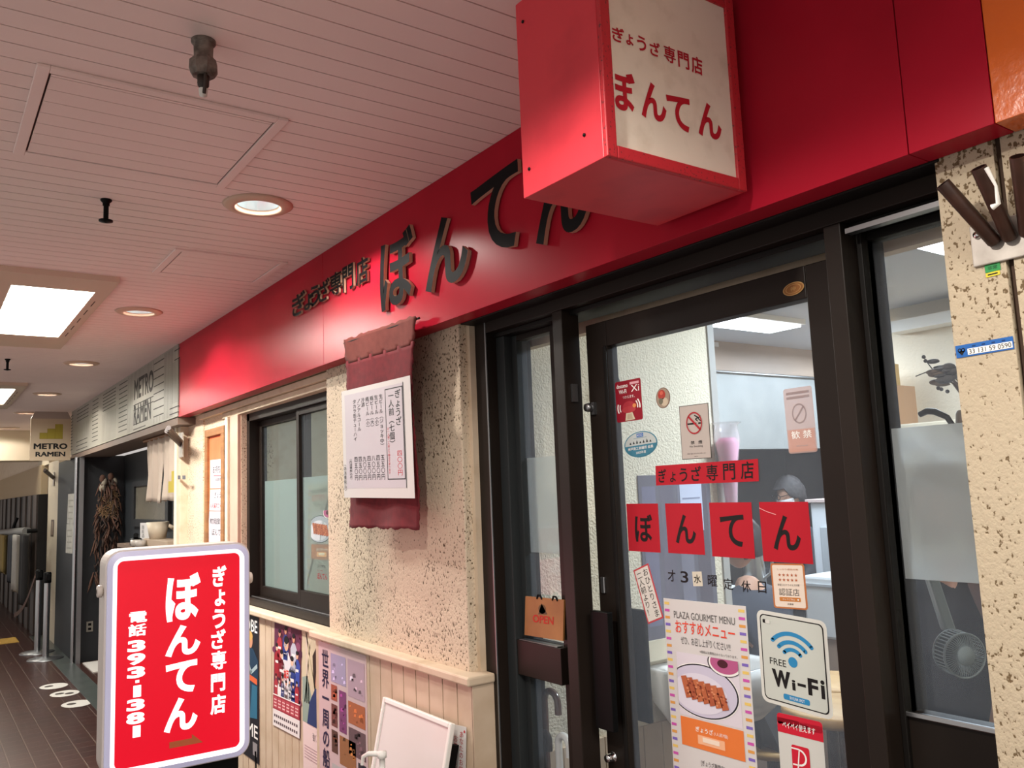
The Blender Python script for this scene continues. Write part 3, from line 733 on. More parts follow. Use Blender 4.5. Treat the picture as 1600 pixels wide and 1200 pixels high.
def team_poster():
    pr = sheet_px((429, 971), (470.5, 981), (427, 1132), .097, .001, ink('5E2A44'))
    r = random.Random(11); sk = ['D9A98C', 'C98F72', 'E2B79C']
    for k in range(40): pr.ell(r.random(), r.uniform(.3, 1), r.uniform(.03, .1), r.uniform(.02, .05), ink(r.choice(['6E3354', '4A2038', '8A4A66', '3C2C58', '6A2A40'])), 1, 10)
    def fig(u, v, s, c):
        pr.poly([(u - .10 * s, v - .30 * s), (u + .10 * s, v - .30 * s), (u + .13 * s, v - .06 * s), (u + .05 * s, v), (u - .05 * s, v), (u - .13 * s, v - .06 * s)], ink(c), 3)
        pr.ell(u, v + .05 * s, .055 * s, .045 * s, ink(r.choice(sk)), 4, 14); pr.ell(u, v + .075 * s, .058 * s, .026 * s, ink('1D1518'), 5, 14)
        pr.rect(u - .07 * s, v - .14 * s, u + .07 * s, v - .11 * s, ink('E9E4E2'), 4)
    for a in ((.22, .86, .8, 'A8323C'), (.45, .90, .8, '2D3D86'), (.75, .84, .9, 'B9BCC8'), (.12, .72, .8, '9A2430'), (.88, .70, .8, '3A4CA0'), (.30, .66, .9, '7A1F2C'), (.70, .62, 1, '2B3A7C')): fig(*a)
    fig(.48, .74, 1.5, 'D8D6DA'); pr.txt('神戸', .40, .46, .58, .58, ink('C8352F'), 5, .03)
    for k in range(7): fig(.10 + k * .13, .42 if k % 2 else .45, .55, ['A8323C', 'E2DEDC', '2D3D86'][k % 3])
    pr.rect(0, .16, 1, .305, ink('9A2C3A'), 6); pr.rect(0, .295, 1, .305, INKW, 7); pr.rect(0, 0, 1, .16, ink('E3DCDA'), 6)
    for k in range(6):
        pr.rect(.03 + k * .16, .175, .16 + k * .16, .28, ink('B8505A'), 7)
        for q in range(3): pr.rect(.045 + k * .16, .19 + q * .03, .145 + k * .16, .2 + q * .03, ink('E9C9C6'), 8)
    for q in range(2):
        for k in range(12): pr.rect(.05 + k * .075, .03 + q * .06, .10 + k * .075, .055 + q * .06, ink('5A4A50'), 7)
    return tag(pr.build('team_poster'), 'purple sports team poster under the sliding window', 'poster')
team_poster()
def black_poster():
    p0 = aty(404, 965, .097); z0 = aty(402, 1193, .097).z
    pr = Print((p0.x - .46, .097, z0), (.46, 0, 0), (0, 0, p0.z - z0), .001, ink('1C1B22'))
    pr.txt('KOBE', .42, .885, .965, .975, INKW, 3, .01)
    sk = ink('C98F72')
    pr.ell(.70, .82, .10, .055, sk, 2, 18); pr.ell(.70, .855, .105, .035, ink('C9A05A'), 3, 18)
    pr.poly([(.45, .30), (.95, .30), (.98, .70), (.82, .77), (.60, .77), (.45, .70)], ink('1E3A52'), 2); pr.poly([(.50, .55), (.95, .53), (.95, .57), (.50, .59)], ink('D8643A'), 3)
    pr.poly([(.70, .28), (.95, .30), (.95, .52), (.78, .52)], ink('2F6A86'), 3)
    pr.line([(.6, .7), (.75, .6), (.95, .66)], .02, ink('9FB3B8'), 4)
    pr.ell(.30, .60, .09, .05, sk, 2, 18); pr.poly([(.12, .25), (.45, .25), (.44, .52), (.30, .56), (.14, .52)], ink('8A2C38'), 2); pr.line([(.15, .45), (.4, .3), (.6, .2)], .03, ink('B98A6A'), 3)
    pr.txt('TIME', .35, .16, .97, .25, INKW, 4, .01)
    for k in range(5): pr.rect(.1, .06 + k * .015, .55, .068 + k * .015, ink('B9A9A0'), 3)
    pr.rect(.80, .04, .95, .13, ink('8F8A8C'), 3)
    return tag(pr.build('event_poster'), 'black poster with large white capitals half hidden behind the illuminated red sign', 'poster')
black_poster()
def suit_poster():
    a = aty(472, 985, .096); b = aty(497, 992, .096); z0 = aty(472, 1192, .096).z - .10
    pr = Print((a.x, .096, z0), (.30, 0, 0), (0, 0, a.z - z0), .001, ink('E2CBC8'))
    pr.rect(0, .42, 1, 1, ink('C9BFA2'), 1); r = random.Random(2)
    for k in range(14): pr.rect(r.random() * .9, .6, r.random() * .1 + .9 * r.random(), 1, ink(r.choice(['D5C9AC', 'BFB496', 'CFC0B4'])), 2) if False else pr.line([(r.random(), .55), (r.random(), 1)], .012, ink(r.choice(['D5C9AC', 'B8B08C', 'CFC0B4'])), 2)
    pr.poly([(0, .42), (.3, .42), (.35, .6), (.2, .72), (0, .70)], ink('8FA094'), 2)
    pr.poly([(.18, .42), (1, .42), (1, .62), (.75, .68), (.5, .66), (.28, .56)], ink('2C3A66'), 4); pr.poly([(.55, .66), (.72, .68), (.66, .56)], INKW, 5)
    pr.ell(.62, .76, .17, .10, ink('CF9C82'), 5, 24); pr.poly([(.44, .74), (.42, .86), (.56, .92), (.78, .90), (.74, .86), (.58, .84), (.54, .74), (.50, .66)], ink('33211C'), 6)
    pr.txt('強く', .38, .33, .52, .38, ink('5A4A50'), 3); pr.txt('優しく', .58, .33, .78, .38, ink('5A4A50'), 3)
    for k in range(5): pr.rect(.06, .20 + k * .018, .9, .205 + k * .018, ink('B99AA0'), 3)
    pr.rect(.05, .03, .35, .12, ink('C09A78'), 3); pr.rect(.4, .02, .6, .14, ink('2A2A38'), 3); pr.rect(.65, .03, .95, .12, ink('C07A5A'), 3)
    return tag(pr.build('portrait_poster'), 'poster of a person in a navy suit beside the pink cruise poster', 'poster')
suit_poster()
def cruise_poster():
    a = aty(497.5, 1001, .040); b = aty(571.5, 1022, .040); z0 = aty(497, 1200, .040).z - .20; H_ = a.z - z0
    GL = mat('gloss_print', 'E3C4C6', .18, coat=1.0)
    pr = Print((a.x, .040, z0), (b.x - a.x, 0, 0), (0, 0, H_), .002, GL)
    nk = ink('2E2444')
    pr.col('世界一周の船旅', .155, .965, .20, .16, nk, 3, .02)
    ph = [(.28, .80, .60, .955, 'B7A6C8'), (.64, .76, .97, .955, 'C9A8B8'), (.28, .70, .41, .785, 'B0533A'), (.45, .55, .60, .77, '8A3C78'), (.64, .62, .97, .735, 'C0683E'), (.28, .56, .41, .68, '7A3A34'), (.64, .46, .97, .60, '6E5058'), (.28, .42, .41, .54, '5A3020'), (.45, .38, .78, .53, 'A86A3C'), (.82, .24, .97, .44, '1A2030'), (.28, .24, .78, .36, 'C9C4C4')]
    r = random.Random(4)
    for a_, b_, c_, d_, h in ph:
        pr.rect(a_, b_, c_, d_, mat('gloss_' + h, h, .2, coat=1.0), 2)
        for k in range(9):
            uu, vv = r.uniform(a_ + .02, c_ - .04), r.uniform(b_ + .008, d_ - .02); s_ = r.uniform(.4, 1.2)
            c0 = [int(h[i:i + 2], 16) for i in (0, 2, 4)]; f = r.choice([.55, .75, 1.25, 1.4]); h2 = '%02X%02X%02X' % tuple(min(255, int(c * f)) for c in c0)
            pr.poly([(uu, vv), (min(c_, uu + .06 * s_), vv + .004), (min(c_, uu + .05 * s_), min(d_, vv + .022 * s_)), (uu + .01, min(d_, vv + .018 * s_))], ink(h2, .3), 3)
    pr.poly([(.30, .25), (.76, .24), (.77, .29), (.55, .34), (.34, .30)], INKW, 4)
    for k in range(4): pr.line([(.32, .262 + k * .012), (.74, .255 + k * .012)], .003, ink('3A4A78'), 5)
    return tag(pr.build('cruise_poster'), 'glossy poster of photo squares with vertical lettering on the pillar wainscot', 'poster')
cruise_poster()

# whiteboard leaning on the wainscot
def aty_line(px, py, y): return aty(px, py, y)
t = thing('whiteboard', 'blank framed whiteboard leaning against the cream wainscot', 'whiteboard', (-2.43, -.03, .45))
tl, tr = aty(598, 1090, -.0), aty(705, 1129, -.0); zc = (tl.z + tr.z) / 2; tl.z = tr.z = zc + .0
tl.z += .0; H_ = .62; lean = Vector((-.02, -.13, -H_)); U = tr - tl; V = -lean; N = U.cross(V).normalized()
mb = MB(); f = .016; u1 = U.normalized(); v1 = V.normalized(); O = tl + lean
mb.obox(O, u1 * f, V, N * -.016, WHITE); mb.obox(O + U - u1 * f, u1 * f, V, N * -.016, WHITE); mb.obox(O + u1 * f, U - u1 * 2 * f, v1 * f, N * -.016, WHITE); mb.obox(O + u1 * f + V - v1 * f, U - u1 * 2 * f, v1 * f, N * -.016, WHITE)
part(mb, 'frame', t, .003)
mb = MB(); mb.obox(O + u1 * f + v1 * f - N * .006, U - u1 * 2 * f, V - v1 * 2 * f, N * -.008, mat('board_white', 'DAD6D2', .25, coat=.3)); part(mb, 'surface', t)
mb = MB(); mb.obox(O + U - u1 * .03 - N * .016, u1 * .02, V * .9, N * -.03, BLACKP); part(mb, 'back_stand', t)
ob = O
mb = MB(); foot = [(O + U * .1 + Vector((0, .02, 0))), (O + U * .9 + Vector((0, .02, 0)))]
for q in foot:
    mb = MB(); mb.tube([q + Vector((0, 0, .05)), Vector((q.x, q.y - .01, .0))], .012, WHITE, 8); part(mb, 'leg', t)
# paper sign beside the whiteboard
pr = sheet_px((706, 1131), (728.5, 1136), (704, 1240), .036, .001, PAPER)
pr.col('あなたのお気に入り', .70, .93, .05, .30, ink('B0333A'), 2); pr.col('お気軽にどうぞ', .30, .86, .10, .30, ink('B0333A'), 2); pr.ell(.90, .93, .05, .02, INKR, 3, 12)
tag(pr.build('paper_notice'), 'white paper notice with red vertical writing on the wainscot corner', 'notice')
# sanitiser pump bottle on a small stand
p = aty(597, 1178, -.24)
t = thing('pump_bottle', 'white pump bottle in front of the whiteboard', 'pump bottle', (p.x, p.y, 0)); hz = p.z
mb = MB(); z0 = hz - .25; mb.lathe([(0, z0), (.036, z0), (.038, z0 + .01), (.038, z0 + .13), (.03, z0 + .155), (.014, z0 + .17), (.014, z0 + .18)], (0, 0, 0), WHITE, 24); mb.build('bottle', t)
mb = MB(); mb.lathe([(.017, z0 + .178), (.018, z0 + .20), (.009, z0 + .205), (.008, hz - .012), (.013, hz - .01), (.013, hz + .006), (0, hz + .008)], (0, 0, 0), WHITE, 18)
mb.tube([(0, 0, hz), (-.035, -.025, hz - .002), (-.052, -.034, hz - .012), (-.056, -.036, hz - .035)], [.008, .007, .006, .005], WHITE, 10); mb.build('pump', t)
zt = z0
t2 = thing('small_stand', 'slim black stand under the white pump bottle', 'stand', (p.x, p.y, 0))
mb = MB(); mb.lathe([(0, zt - .012), (.07, zt - .012), (.07, zt - .0005), (0, zt - .0005)], (0, 0, 0), BLACKP, 24); mb.build('tray', t2)
mb = MB(); mb.lathe([(.012, .01), (.012, zt - .012)], (0, 0, 0), BLACKP, 12); mb.build('post', t2)
mb = MB(); mb.lathe([(0, .012), (.075, .012), (.08, 0), (0, 0)], (0, 0, 0), BLACKP, 24); mb.build('base', t2)

# ------------------------------------------------------------------ illuminated standing sign
A_ = Vector((-3.046, -.838, 0)); B_ = Vector((-3.026, -.373, 0)); SU = (B_ - A_); SW = SU.length; ang = math.atan2(SU.y, SU.x)
SZ0, SH, SD = .682, .726, .13
sg = thing('standing_sign', 'illuminated red standing sign with white letters and telephone number', 'sign', ((A_ + B_) / 2).to_tuple(), None, ang)
bpy.context.view_layer.update()
# local frame: x along the face, -y towards the viewer side
def rrect(x0, x1, z0, z1, r, n=8):
    pts = []
    for cx, cz, a0 in ((x1 - r, z1 - r, 0), (x0 + r, z1 - r, 90), (x0 + r, z0 + r, 180), (x1 - r, z0 + r, 270)):
        for i in range(n + 1):
            t_ = math.radians(a0 + 90 * i / n); pts.append((cx + r * math.cos(t_), cz + r * math.sin(t_)))
    return pts
CASE = mat('sign_case', 'CDC4BC', .45); RIMG = mat('sign_rim_glow', 'B9B8CC', .35, emit=.22, emit_hex='C0C4F4'); RIMW = mat('sign_edge_glow', 'F4F0FA', .35, emit=.95, emit_hex='F2F2FF')
REDG = mat('sign_red_glow', 'C40A24', .3, emit=.50, emit_hex='EE0024'); WHG = mat('sign_letter_glow', 'FFFFFF', .3, emit=.8, emit_hex='FFF6FA')
h = SW / 2; out = rrect(-h, h, 0, SH, .05)
mb = MB(); mb.prism([(x, z + SZ0) for x, z in out], (0, .0, 0), (1, 0, 0), (0, 0, 1), (0, SD, 0), CASE); mb.build('case', sg, .006)
def ringp(mb, o1, o2, y1, y2, m):
    n = len(o1); mb.add([(x, y1, z + SZ0) for x, z in o1] + [(x, y2, z + SZ0) for x, z in o2], [(i, (i + 1) % n, n + (i + 1) % n, n + i) for i in range(n)], m, False)
for sgn, nm in ((-1, 'front'), (1, 'back')):
    yo = 0 if sgn < 0 else SD; S = lambda d: yo + sgn * d
    mb = MB(); o1 = rrect(-h + .006, h - .006, .006, SH - .006, .046); o2 = rrect(-h + .022, h - .022, .022, SH - .022, .036); o3 = rrect(-h + .036, h - .036, .036, SH - .036, .02)
    ringp(mb, o1, o1, S(0), S(.012), RIMG); ringp(mb, o1, o2, S(.012), S(.016), RIMG); ringp(mb, o2, o3, S(.016), S(.006), RIMW); mb.build('rim', sg)
    k = .036
    O = (-h + k, S(.006), SZ0 + k) if sgn < 0 else (h - k, S(.006), SZ0 + k)
    pr = Print(O, ((2 * h - 2 * k) * (-sgn), 0, 0), (0, 0, SH - 2 * k), .002, None)
    pr.rr(0, 0, 1, 1, .02, REDG, 0)
    big = [('ぼ', .40, .72, .685, .945), ('ん', .38, .68, .465, .66), ('て', .37, .64, .28, .44), ('ん', .36, .65, .095, .27)]
    big = [('ぼ', .38, .665, .675, .915), ('ん', .38, .665, .50, .655), ('て', .385, .64, .315, .475), ('ん', .375, .645, .13, .295)]
    for ch, a, c, b, d in big: pr.txt(ch, a, b, c, d, WHG, 2, .04, 6)
    for ch, a, c, b, d in (('ぎ', .765, .885, .83, .94), ('ょ', .785, .875, .73, .815), ('う', .765, .875, .615, .715), ('ざ', .755, .88, .51, .61), ('専', .755, .885, .405, .50), ('門', .755, .875, .295, .385), ('店', .75, .88, .18, .28)): pr.txt(ch, a, b, c, d, WHG, 2, .035, 5)
    pr.txt('電', .095, .690, .235, .745, WHG, 2, .03, 4); pr.txt('話', .09, .625, .23, .685, WHG, 2, .03, 4)
    zz = .612
    for ch, hh in (('3', .062), ('9', .062), ('3', .062), ('・', .026), ('1', .062), ('3', .062), ('8', .062), ('1', .062)):
        if ch == '・': pr.rect(.15, zz - .022, .18, zz - .008, WHG, 2)
        elif ch == '1': pr.txt(ch, .135, zz - hh, .195, zz - .006, WHG, 2, .04, 4)
        else: pr.txt(ch, .085, zz - hh, .225, zz - .006, WHG, 2, .05, 4)
        zz -= hh + .002
    AR = ink('B5603A', .6)
    pr.poly([(.42, .062), (.60, .066), (.60, .055), (.70, .082), (.60, .118), (.615, .098), (.42, .095)] if False else [(.42, .055), (.69, .055), (.60, .105), (.60, .085), (.42, .085)], AR, 2)
    o = pr.build('face', sg)
    if sgn > 0: tag(o, 'red glowing back face')
for x, nm in ((-h, -1), (h, 1)):
    mb = MB(); mb.lathe([(0, .018), (.018, .018), (.020, .014), (.020, .004), (.01, 0)], (x, .04, SZ0 + SH * .82), CASE, 20, (nm, 0, 0)); mb.lathe([(0, .019), (.009, .019)], (x, .04, SZ0 + SH * .82), GROOVE, 12, (nm, 0, 0)); mb.build('knob', sg)
mb = MB(); mb.box(-.03, .20, .02, .11, .03, SZ0, BLACKP); mb.box(-.2, -.15, .03, .1, .03, SZ0, BLACKP); mb.build('column', sg, .004)
mb = MB(); mb.box(-.23, .23, -.08, .22, 0, .035, BLACKP); mb.build('base', sg, .006)
for s_ in (-1, 1):
    l = bpy.data.lights.new('sign_lamp', 'AREA'); l.shape = 'RECTANGLE'; l.size = .4; l.size_y = .62; l.energy = 3.0; l.color = (1, .28, .34)
    o = bpy.data.objects.new('sign_lamp', l); COL.objects.link(o); dv = Vector((0, s_, 0)); dv.rotate(Matrix.Rotation(ang, 3, 'Z')); o.location = (A_ + B_) / 2 + Vector((0, 0, SZ0 + SH / 2)) + (dv * (.03 if s_ < 0 else SD + .03)); o.rotation_euler = dv.to_track_quat('-Z', 'Z').to_euler()
# power cord
mb = MB(); q0 = aty(397, 1172, .08); mb.tube([(-3.20, -.52, .02), (-3.5, -.25, .01), (q0.x, .06, .01), (q0.x + .02, .085, .15), (q0.x - .01, .09, .3)], .004, BLACKP, 6)
o = mb.build('power_cord', sg); o.matrix_parent_inverse = (Matrix.Translation(sg.location) @ Matrix.Rotation(ang, 4, 'Z')).inverted()

# ------------------------------------------------------------------ stickers on the door glass
YS = .2115
SRED = mat('sticker_red', 'B21526', .45, spec=.25)
def sticker(pr, name, lab, cat='sticker', group=None): return tag(pr.build(name), lab, cat, group)
pr = sheet_px((960.8, 597.9), (1000.8, 589.9), (964.5, 660.8), YS); M_ = ink('8E1426', .4)
pr.rr(0, 0, 1, 1, .006, M_, 1); pr.txt('docomo', .06, .83, .50, .93, INKW, 2, .02); pr.txt('Wi-Fi', .14, .69, .44, .79, INKW, 2, .02); pr.rect(.58, .88, .93, .94, ink('D9A0A8'), 2); pr.txt('Xi', .62, .70, .93, .86, INKW, 2)
pr.txt('つかえます。', .28, .56, .74, .63, INKW, 2)
pr.ell(.50, .34, .24, .15, ink('A8303A'), 2); pr.ell(.50, .28, .27, .08, ink('B03A40'), 3); pr.ell(.72, .36, .07, .05, ink('D98A50'), 4)
pr.poly([(.34, .02), (.38, .20), (.62, .22), (.72, .03)], ink('CFC4A8'), 3); pr.poly([(.42, .05), (.44, .17), (.60, .18), (.64, .05)], ink('B8A68C'), 4)
for s_ in (1, -1):
    for k in (0, 1): pr.arc(.5, .34, .36 + k * .09, .24 + k * .06, .10, INKW, 3, (-10 if s_ > 0 else 160), (35 if s_ > 0 else 205), 10)
sticker(pr, 'wifi_sticker', 'small dark red wifi sticker high on the door glass')
def oval_frame(cx, cy, rx, ry, y):
    a = aty(cx - rx, cy - ry, y); return sheet_px((cx - rx, cy - ry + rx * .18), (cx + rx, cy - ry - rx * .18), (cx - rx + ry * .1, cy + ry + rx * .10), y)
pr = oval_frame(1035.5, 622, 11, 16.5, YS); pr.ell(.5, .5, .5, .5, ink('6A4038'), 1); pr.ell(.5, .5, .46, .47, ink('9A8A78'), 2); pr.ell(.42, .66, .26, .24, ink('A83A30'), 3); pr.ell(.6, .30, .25, .2, ink('C4B49C'), 3); pr.ell(.35, .35, .15, .15, ink('6E6A58'), 4); pr.ell(.42, .74, .12, .1, ink('C8604A'), 4)
sticker(pr, 'picture_sticker', 'tiny oval picture sticker beside the no smoking sign')
pr = sheet_px((1060.8, 635.2), (1106.4, 629.3), (1065.9, 718.4), YS, .0006, ink('4A4440')); G_ = ink('B8AEA6', .5); NR = ink('A8222C')
pr.rect(.02, .012, .98, .988, G_, 1)
pr.rect(.27, .635, .72, .665, INKB, 2); pr.rect(.58, .635, .64, .665, ink('B8AEA6', .5), 3); pr.line([(.62, .69), (.55, .73), (.64, .76), (.52, .80)], .003, INKB, 2); pr.line([(.72, .69), (.64, .74), (.72, .78)], .003, INKB, 2)
pr.arc(.5, .66, .27, .205, .13, NR, 4, 0, 360, 40); pr.line([(.32, .79), (.70, .53)], .0055, NR, 4)
pr.txt('禁', .34, .27, .47, .335, INKB, 2, .01); pr.txt('煙', .60, .27, .73, .335, INKB, 2, .01); pr.txt('No Smoking', .30, .205, .74, .25, INKB, 2); pr.txt('喫煙はご遠慮くださいますようお願いします', .2, .09, .82, .11, INKB, 2); pr.txt('神戸市', .44, .035, .56, .055, INKB, 2)
sticker(pr, 'no_smoking_sign', 'grey no smoking sign with red prohibition ring on the door glass', 'sign')
pr = oval_frame(1000.5, 694.7, 25.8, 20.8, YS); TE = ink('3E7C92'); pr.ell(.5, .5, .5, .5, TE, 1); pr.ell(.5, .5, .47, .465, ink('B9C2C0'), 2); pr.ell(.5, .5, .47, .465, TE, 3, 32, 183, 357)
pr.rect(.40, .78, .60, .93, ink('3A6FB0'), 3); pr.txt('KCCI', .43, .81, .57, .90, INKW, 4); pr.rect(.3, .745, .7, .755, TE, 3)
for k in range(7): pr.poly([(.17 + k * .10, .54), (.20 + k * .10, .54 + .09 + .03 * (k % 3)), (.235 + k * .10, .54)], ink('2E3436'), 3)
pr.txt('神戸商工会議所 会員', .12, .30, .88, .42, INKW, 4, .01); pr.txt('2003年度', .36, .14, .66, .25, INKW, 4)
sticker(pr, 'member_sticker', 'oval teal and grey member sticker below the dark red wifi sticker')
pr = sheet_px((1024.3, 728), (1184.5, 717), (1025.3, 758.7), YS); pr.rect(0, 0, 1, 1, SRED, 1)
for i, ch in enumerate('ぎょうざ専門店'):
    a, c, b, d = ((.03, .115, .14, .82), (.155, .215, .14, .64), (.255, .335, .14, .80), (.375, .475, .14, .86), (.525, .635, .12, .88), (.685, .795, .12, .88), (.845, .96, .12, .92))[i]
    pr.txt(ch, a, b, c, d, INKB, 2, .015, 4)
sticker(pr, 'lettering_strip', 'long red strip with small black Japanese lettering on the door glass', 'sticker')
for (tl, tr, bl), ch, lab in (((( 978.7, 787.2), (1028, 786.7), (982.7, 860.8)), 'ぼ', 'red square sticker nearest the door handle, the only one with a boxy letter'), (((1039.2, 786.7), (1096, 786.1), (1044.5, 864)), 'ん', 'second red square sticker from the door handle'), (((1108, 785.3), (1174, 784.8), (1113.3, 869.3)), 'て', 'third red square sticker with a flat topped letter'), (((1186, 784.5), (1262.7, 784), (1193.3, 876.8)), 'ん', 'red square sticker farthest from the door handle, scratched in a corner')):
    pr = sheet_px(tl, tr, bl, YS); pr.rect(0, 0, 1, 1, SRED, 1); pr.txt(ch, .24, .20, .80, .78, INKB, 2, .022, 6)
    if 'scratched' in lab: pr.line([(.0, .90), (.15, .84), (.34, .79)], .0016, ink('E8A0A0'), 3)
    sticker(pr, 'lettering_square', lab, 'sticker', 'red lettering squares on the door glass')
FP = clear_mix('faded_print', 'C2A69E', .72); FP2 = clear_mix('faded_red', 'CFA090', .8); FPD = clear_mix('faded_dark', '9C8682', .75)
pr = sheet_px((1223.5, 608.8), (1268, 602), (1232.8, 709.3), YS); pr.rr(0, 0, 1, 1, .006, FP, 1); pr.rect(.04, .02, .96, .36, FP2, 2)
pr.arc(.5, .60, .25, .155, .16, FPD, 3, 0, 360, 36); pr.line([(.34, .50), (.66, .70)], .004, FPD, 3)
for k in range(2): pr.rect(.10, .83 + k * .07, .9, .87 + k * .07, FPD, 3)
pr.txt('歓', .16, .22, .46, .34, INKW, 3, .01); pr.txt('禁', .56, .22, .86, .34, INKW, 3, .01); pr.rect(.3, .10, .7, .12, FP, 3)
sticker(pr, 'faded_sticker', 'faded pale pink sticker seen from behind high on the door glass')
pr = sheet_px((989.6, 891.3), (1012.7, 880), (1012.7, 975.3), YS, .0006, ink('C24A50')); pr.rect(.07, .03, .93, .97, ink('DDD8CF'), 1)
pr.col('おひとりさま', .70, .95, .05, .36, INKB, 2); pr.col('二人前より！', .30, .93, .12, .36, INKB, 2)
sticker(pr, 'hand_written_note', 'hand written note with red border stuck at a slant above the gyoza menu', 'note')
for ch, cx, cy, hw in (('オ', 1049, 899, 6), ('3', 1069, 901, 6), ('曜', 1113, 907, 7.5), ('定', 1137.5, 912, 7.5), ('休', 1165.5, 915.5, 7.5), ('日', 1190.5, 917, 6.5)):
    pr = sheet_px((cx - hw, cy - 9), (cx + hw, cy - 8), (cx - hw + 1, cy + 9), YS); pr.txt(ch, 0, 0, 1, 1, INKB, 1, .012, 4)
    nm = {'オ': 'black cut letter starting the closing day line above the menu poster', '3': 'black cut figure three above the menu poster', '曜': 'black many stroke letter next to the small paper square', '定': 'black cut letter before the middle of the closing day line, with a roof shape', '休': 'black cut letter third from the end above the menu poster corner', '日': 'black window shaped cut letter ending the closing day line'}[ch]
    sticker(pr, 'cut_letter', nm, 'letter', 'closing day letters on the door glass')
pr = sheet_px((1081.3, 893.3), (1096, 893), (1083.3, 916), YS, .0006, ink('D2CAB8')); pr.txt('水', .14, .2, .86, .8, INKB, 1, .012)
sticker(pr, 'letter_patch', 'small cream paper square with one black letter among the closing day letters', 'note')
pr = sheet_px((1203.6, 880), (1256.4, 881), (1209.6, 949.6), YS); BR_ = ink('B87040'); pr.rr(0, 0, 1, 1, .006, BR_, 1); pr.rr(.05, .035, .95, .965, .004, ink('E3D4C4'), 2)
pr.txt('しっかり感染対策', .2, .85, .82, .89, BR_, 3)
for j in range(2):
    for i in range(5):
        cu, cv = .26 + i * .12, .745 - j * .11; pr.poly([(cu + (.05 if k % 2 == 0 else .021) * math.sin(k * math.pi / 5), cv + (.042 if k % 2 == 0 else .017) * math.cos(k * math.pi / 5)) for k in range(10)], ink('B0603A'), 3)
pr.txt('新型コロナウイルス対策', .18, .50, .82, .55, ink('4A4440'), 3); pr.txt('認証店', .2, .29, .80, .45, ink('4A4440'), 3); pr.rr(.2, .165, .82, .255, .002, ink('C07A3A'), 3); pr.txt('ひょうご安心', .3, .19, .66, .23, INKW, 4); pr.ell(.75, .21, .025, .02, INKW, 4, 12); pr.txt('兵庫県', .42, .085, .6, .125, ink('4A4440'), 3)
sticker(pr, 'certificate_sticker', 'cream certificate sticker with ten stars and brown border', 'sticker')
WB_ = ink('C6CBC2', .4); WBL = ink('2E86B8', .4)
pr = sheet_px((1182, 951.5), (1291, 971), (1191.5, 1094.5), YS, .001); pr.rr(0, 0, 1, 1, .016, ink('D5D6CE', .4), 1); pr.rr(.045, .04, .955, .96, .011, INKB, 2); pr.rr(.06, .052, .94, .948, .010, WB_, 3)
pr.rr(.09, .865, .155, .905, .002, INKB, 4); pr.rr(.13, .865, .20, .905, .002, ink('D5D6CE', .4), 5)
cv = .545
pr.ell(.50, cv - .045, .065, .055, WBL, 4)
for r_, th in ((.175, .30), (.275, .20), (.39, .145)): pr.arc(.50, cv - .03, r_, r_ * .78, th, WBL, 4, 40, 140, 24, True)
pr.txt('FREE', .16, .43, .40, .50, INKB, 4, .0); pr.txt('W', .18, .20, .45, .385, INKB, 4, .065, 6); pr.txt('i', .465, .205, .515, .315, INKB, 4, .03); pr.rect(.545, .265, .66, .295, INKB, 4); pr.txt('F', .69, .20, .83, .375, INKB, 4, .035); pr.txt('i', .865, .195, .92, .385, INKB, 4, .03)
pr.rr(.33, .085, .70, .145, .004, WBL, 4); pr.txt('SKYLINK SPOT', .42, .10, .63, .13, INKW, 5)
sticker(pr, 'wifi_sign', 'large pale wifi sign with blue signal arcs on the door glass', 'sign')
pr = sheet_px((1213.8, 1112.5), (1285, 1128.6), (1225.5, 1290), YS, .001); pr.rr(0, 0, 1, 1, .008, ink('CFCFC8', .4), 1); pr.rect(0, .83, 1, .96, ink('C81E34'), 2); pr.rr(0, .90, 1, 1, .008, ink('C81E34'), 2); pr.txt('ペイペイ使えます', .12, .875, .84, .935, INKW, 3, .01)
pr.rr(.29, .49, .68, .745, .005, ink('C81E34'), 3)
pr.arc(.45, .645, .17, .075, .22, INKW, 4, -90, 90, 20); pr.line([(.29, .715), (.45, .715)], .003, INKW, 4); pr.line([(.31, .575), (.45, .575)], .003, INKW, 4); pr.line([(.40, .50), (.46, .70)], .003, INKW, 4)
pr.txt('PayPay', .20, .36, .84, .46, INKB, 3, .012)
sticker(pr, 'payment_sign', 'white payment sign with red band and red square logo below the wifi sign', 'sign')
pr = sheet_px((1223, 446), (1256, 436), (1224, 466), .193, .0006); pr.ell(.5, .5, .5, .5, ink('B08A55'), 1); pr.ell(.5, .5, .45, .44, ink('8A5A2E'), 2); pr.arc(.5, .5, .36, .34, .1, ink('B08A55'), 3); pr.txt('神', .36, .34, .62, .66, ink('B08A55'), 3)
sticker(pr, 'oval_sticker', 'brown gold oval sticker on the dark rail above the door glass')
# OPEN plate leaning inside the left pane
a = aty(821, 932, .225); b = aty(881, 938, .225)
t = thing('open_plate', 'wooden plate with red letters reading OPEN standing on the rail of the narrow side pane', 'sign', (-2.09, .18, 1.104))
pr = sheet_px((821, 931.7), (881, 937.5), (819.5, 992), .178, .006, mat('plate_wood', 'A8743E', .5, noise=(9, '8F5E30', .3, .7)))
pr.txt('OPEN', .22, .36, .76, .56, ink('C03028'), 2, .02); pr.poly([(.36, .58), (.44, .86), (.60, .60)], ink('5A4634'), 1); pr.ell(.46, .72, .10, .12, ink('6A5238'), 1, 16)
part(pr, 'board', t)
for u in (.38, .78): q = pr.p(u, 1.0, 0); mb = MB(); mb.tube([q + Vector((-.012, .0, -.004)), q + Vector((-.006, -.001, .007)), q + Vector((.006, -.001, .007)), q + Vector((.012, 0, -.004))], .003, BLACKP, 6); part(mb, 'hanger', t)

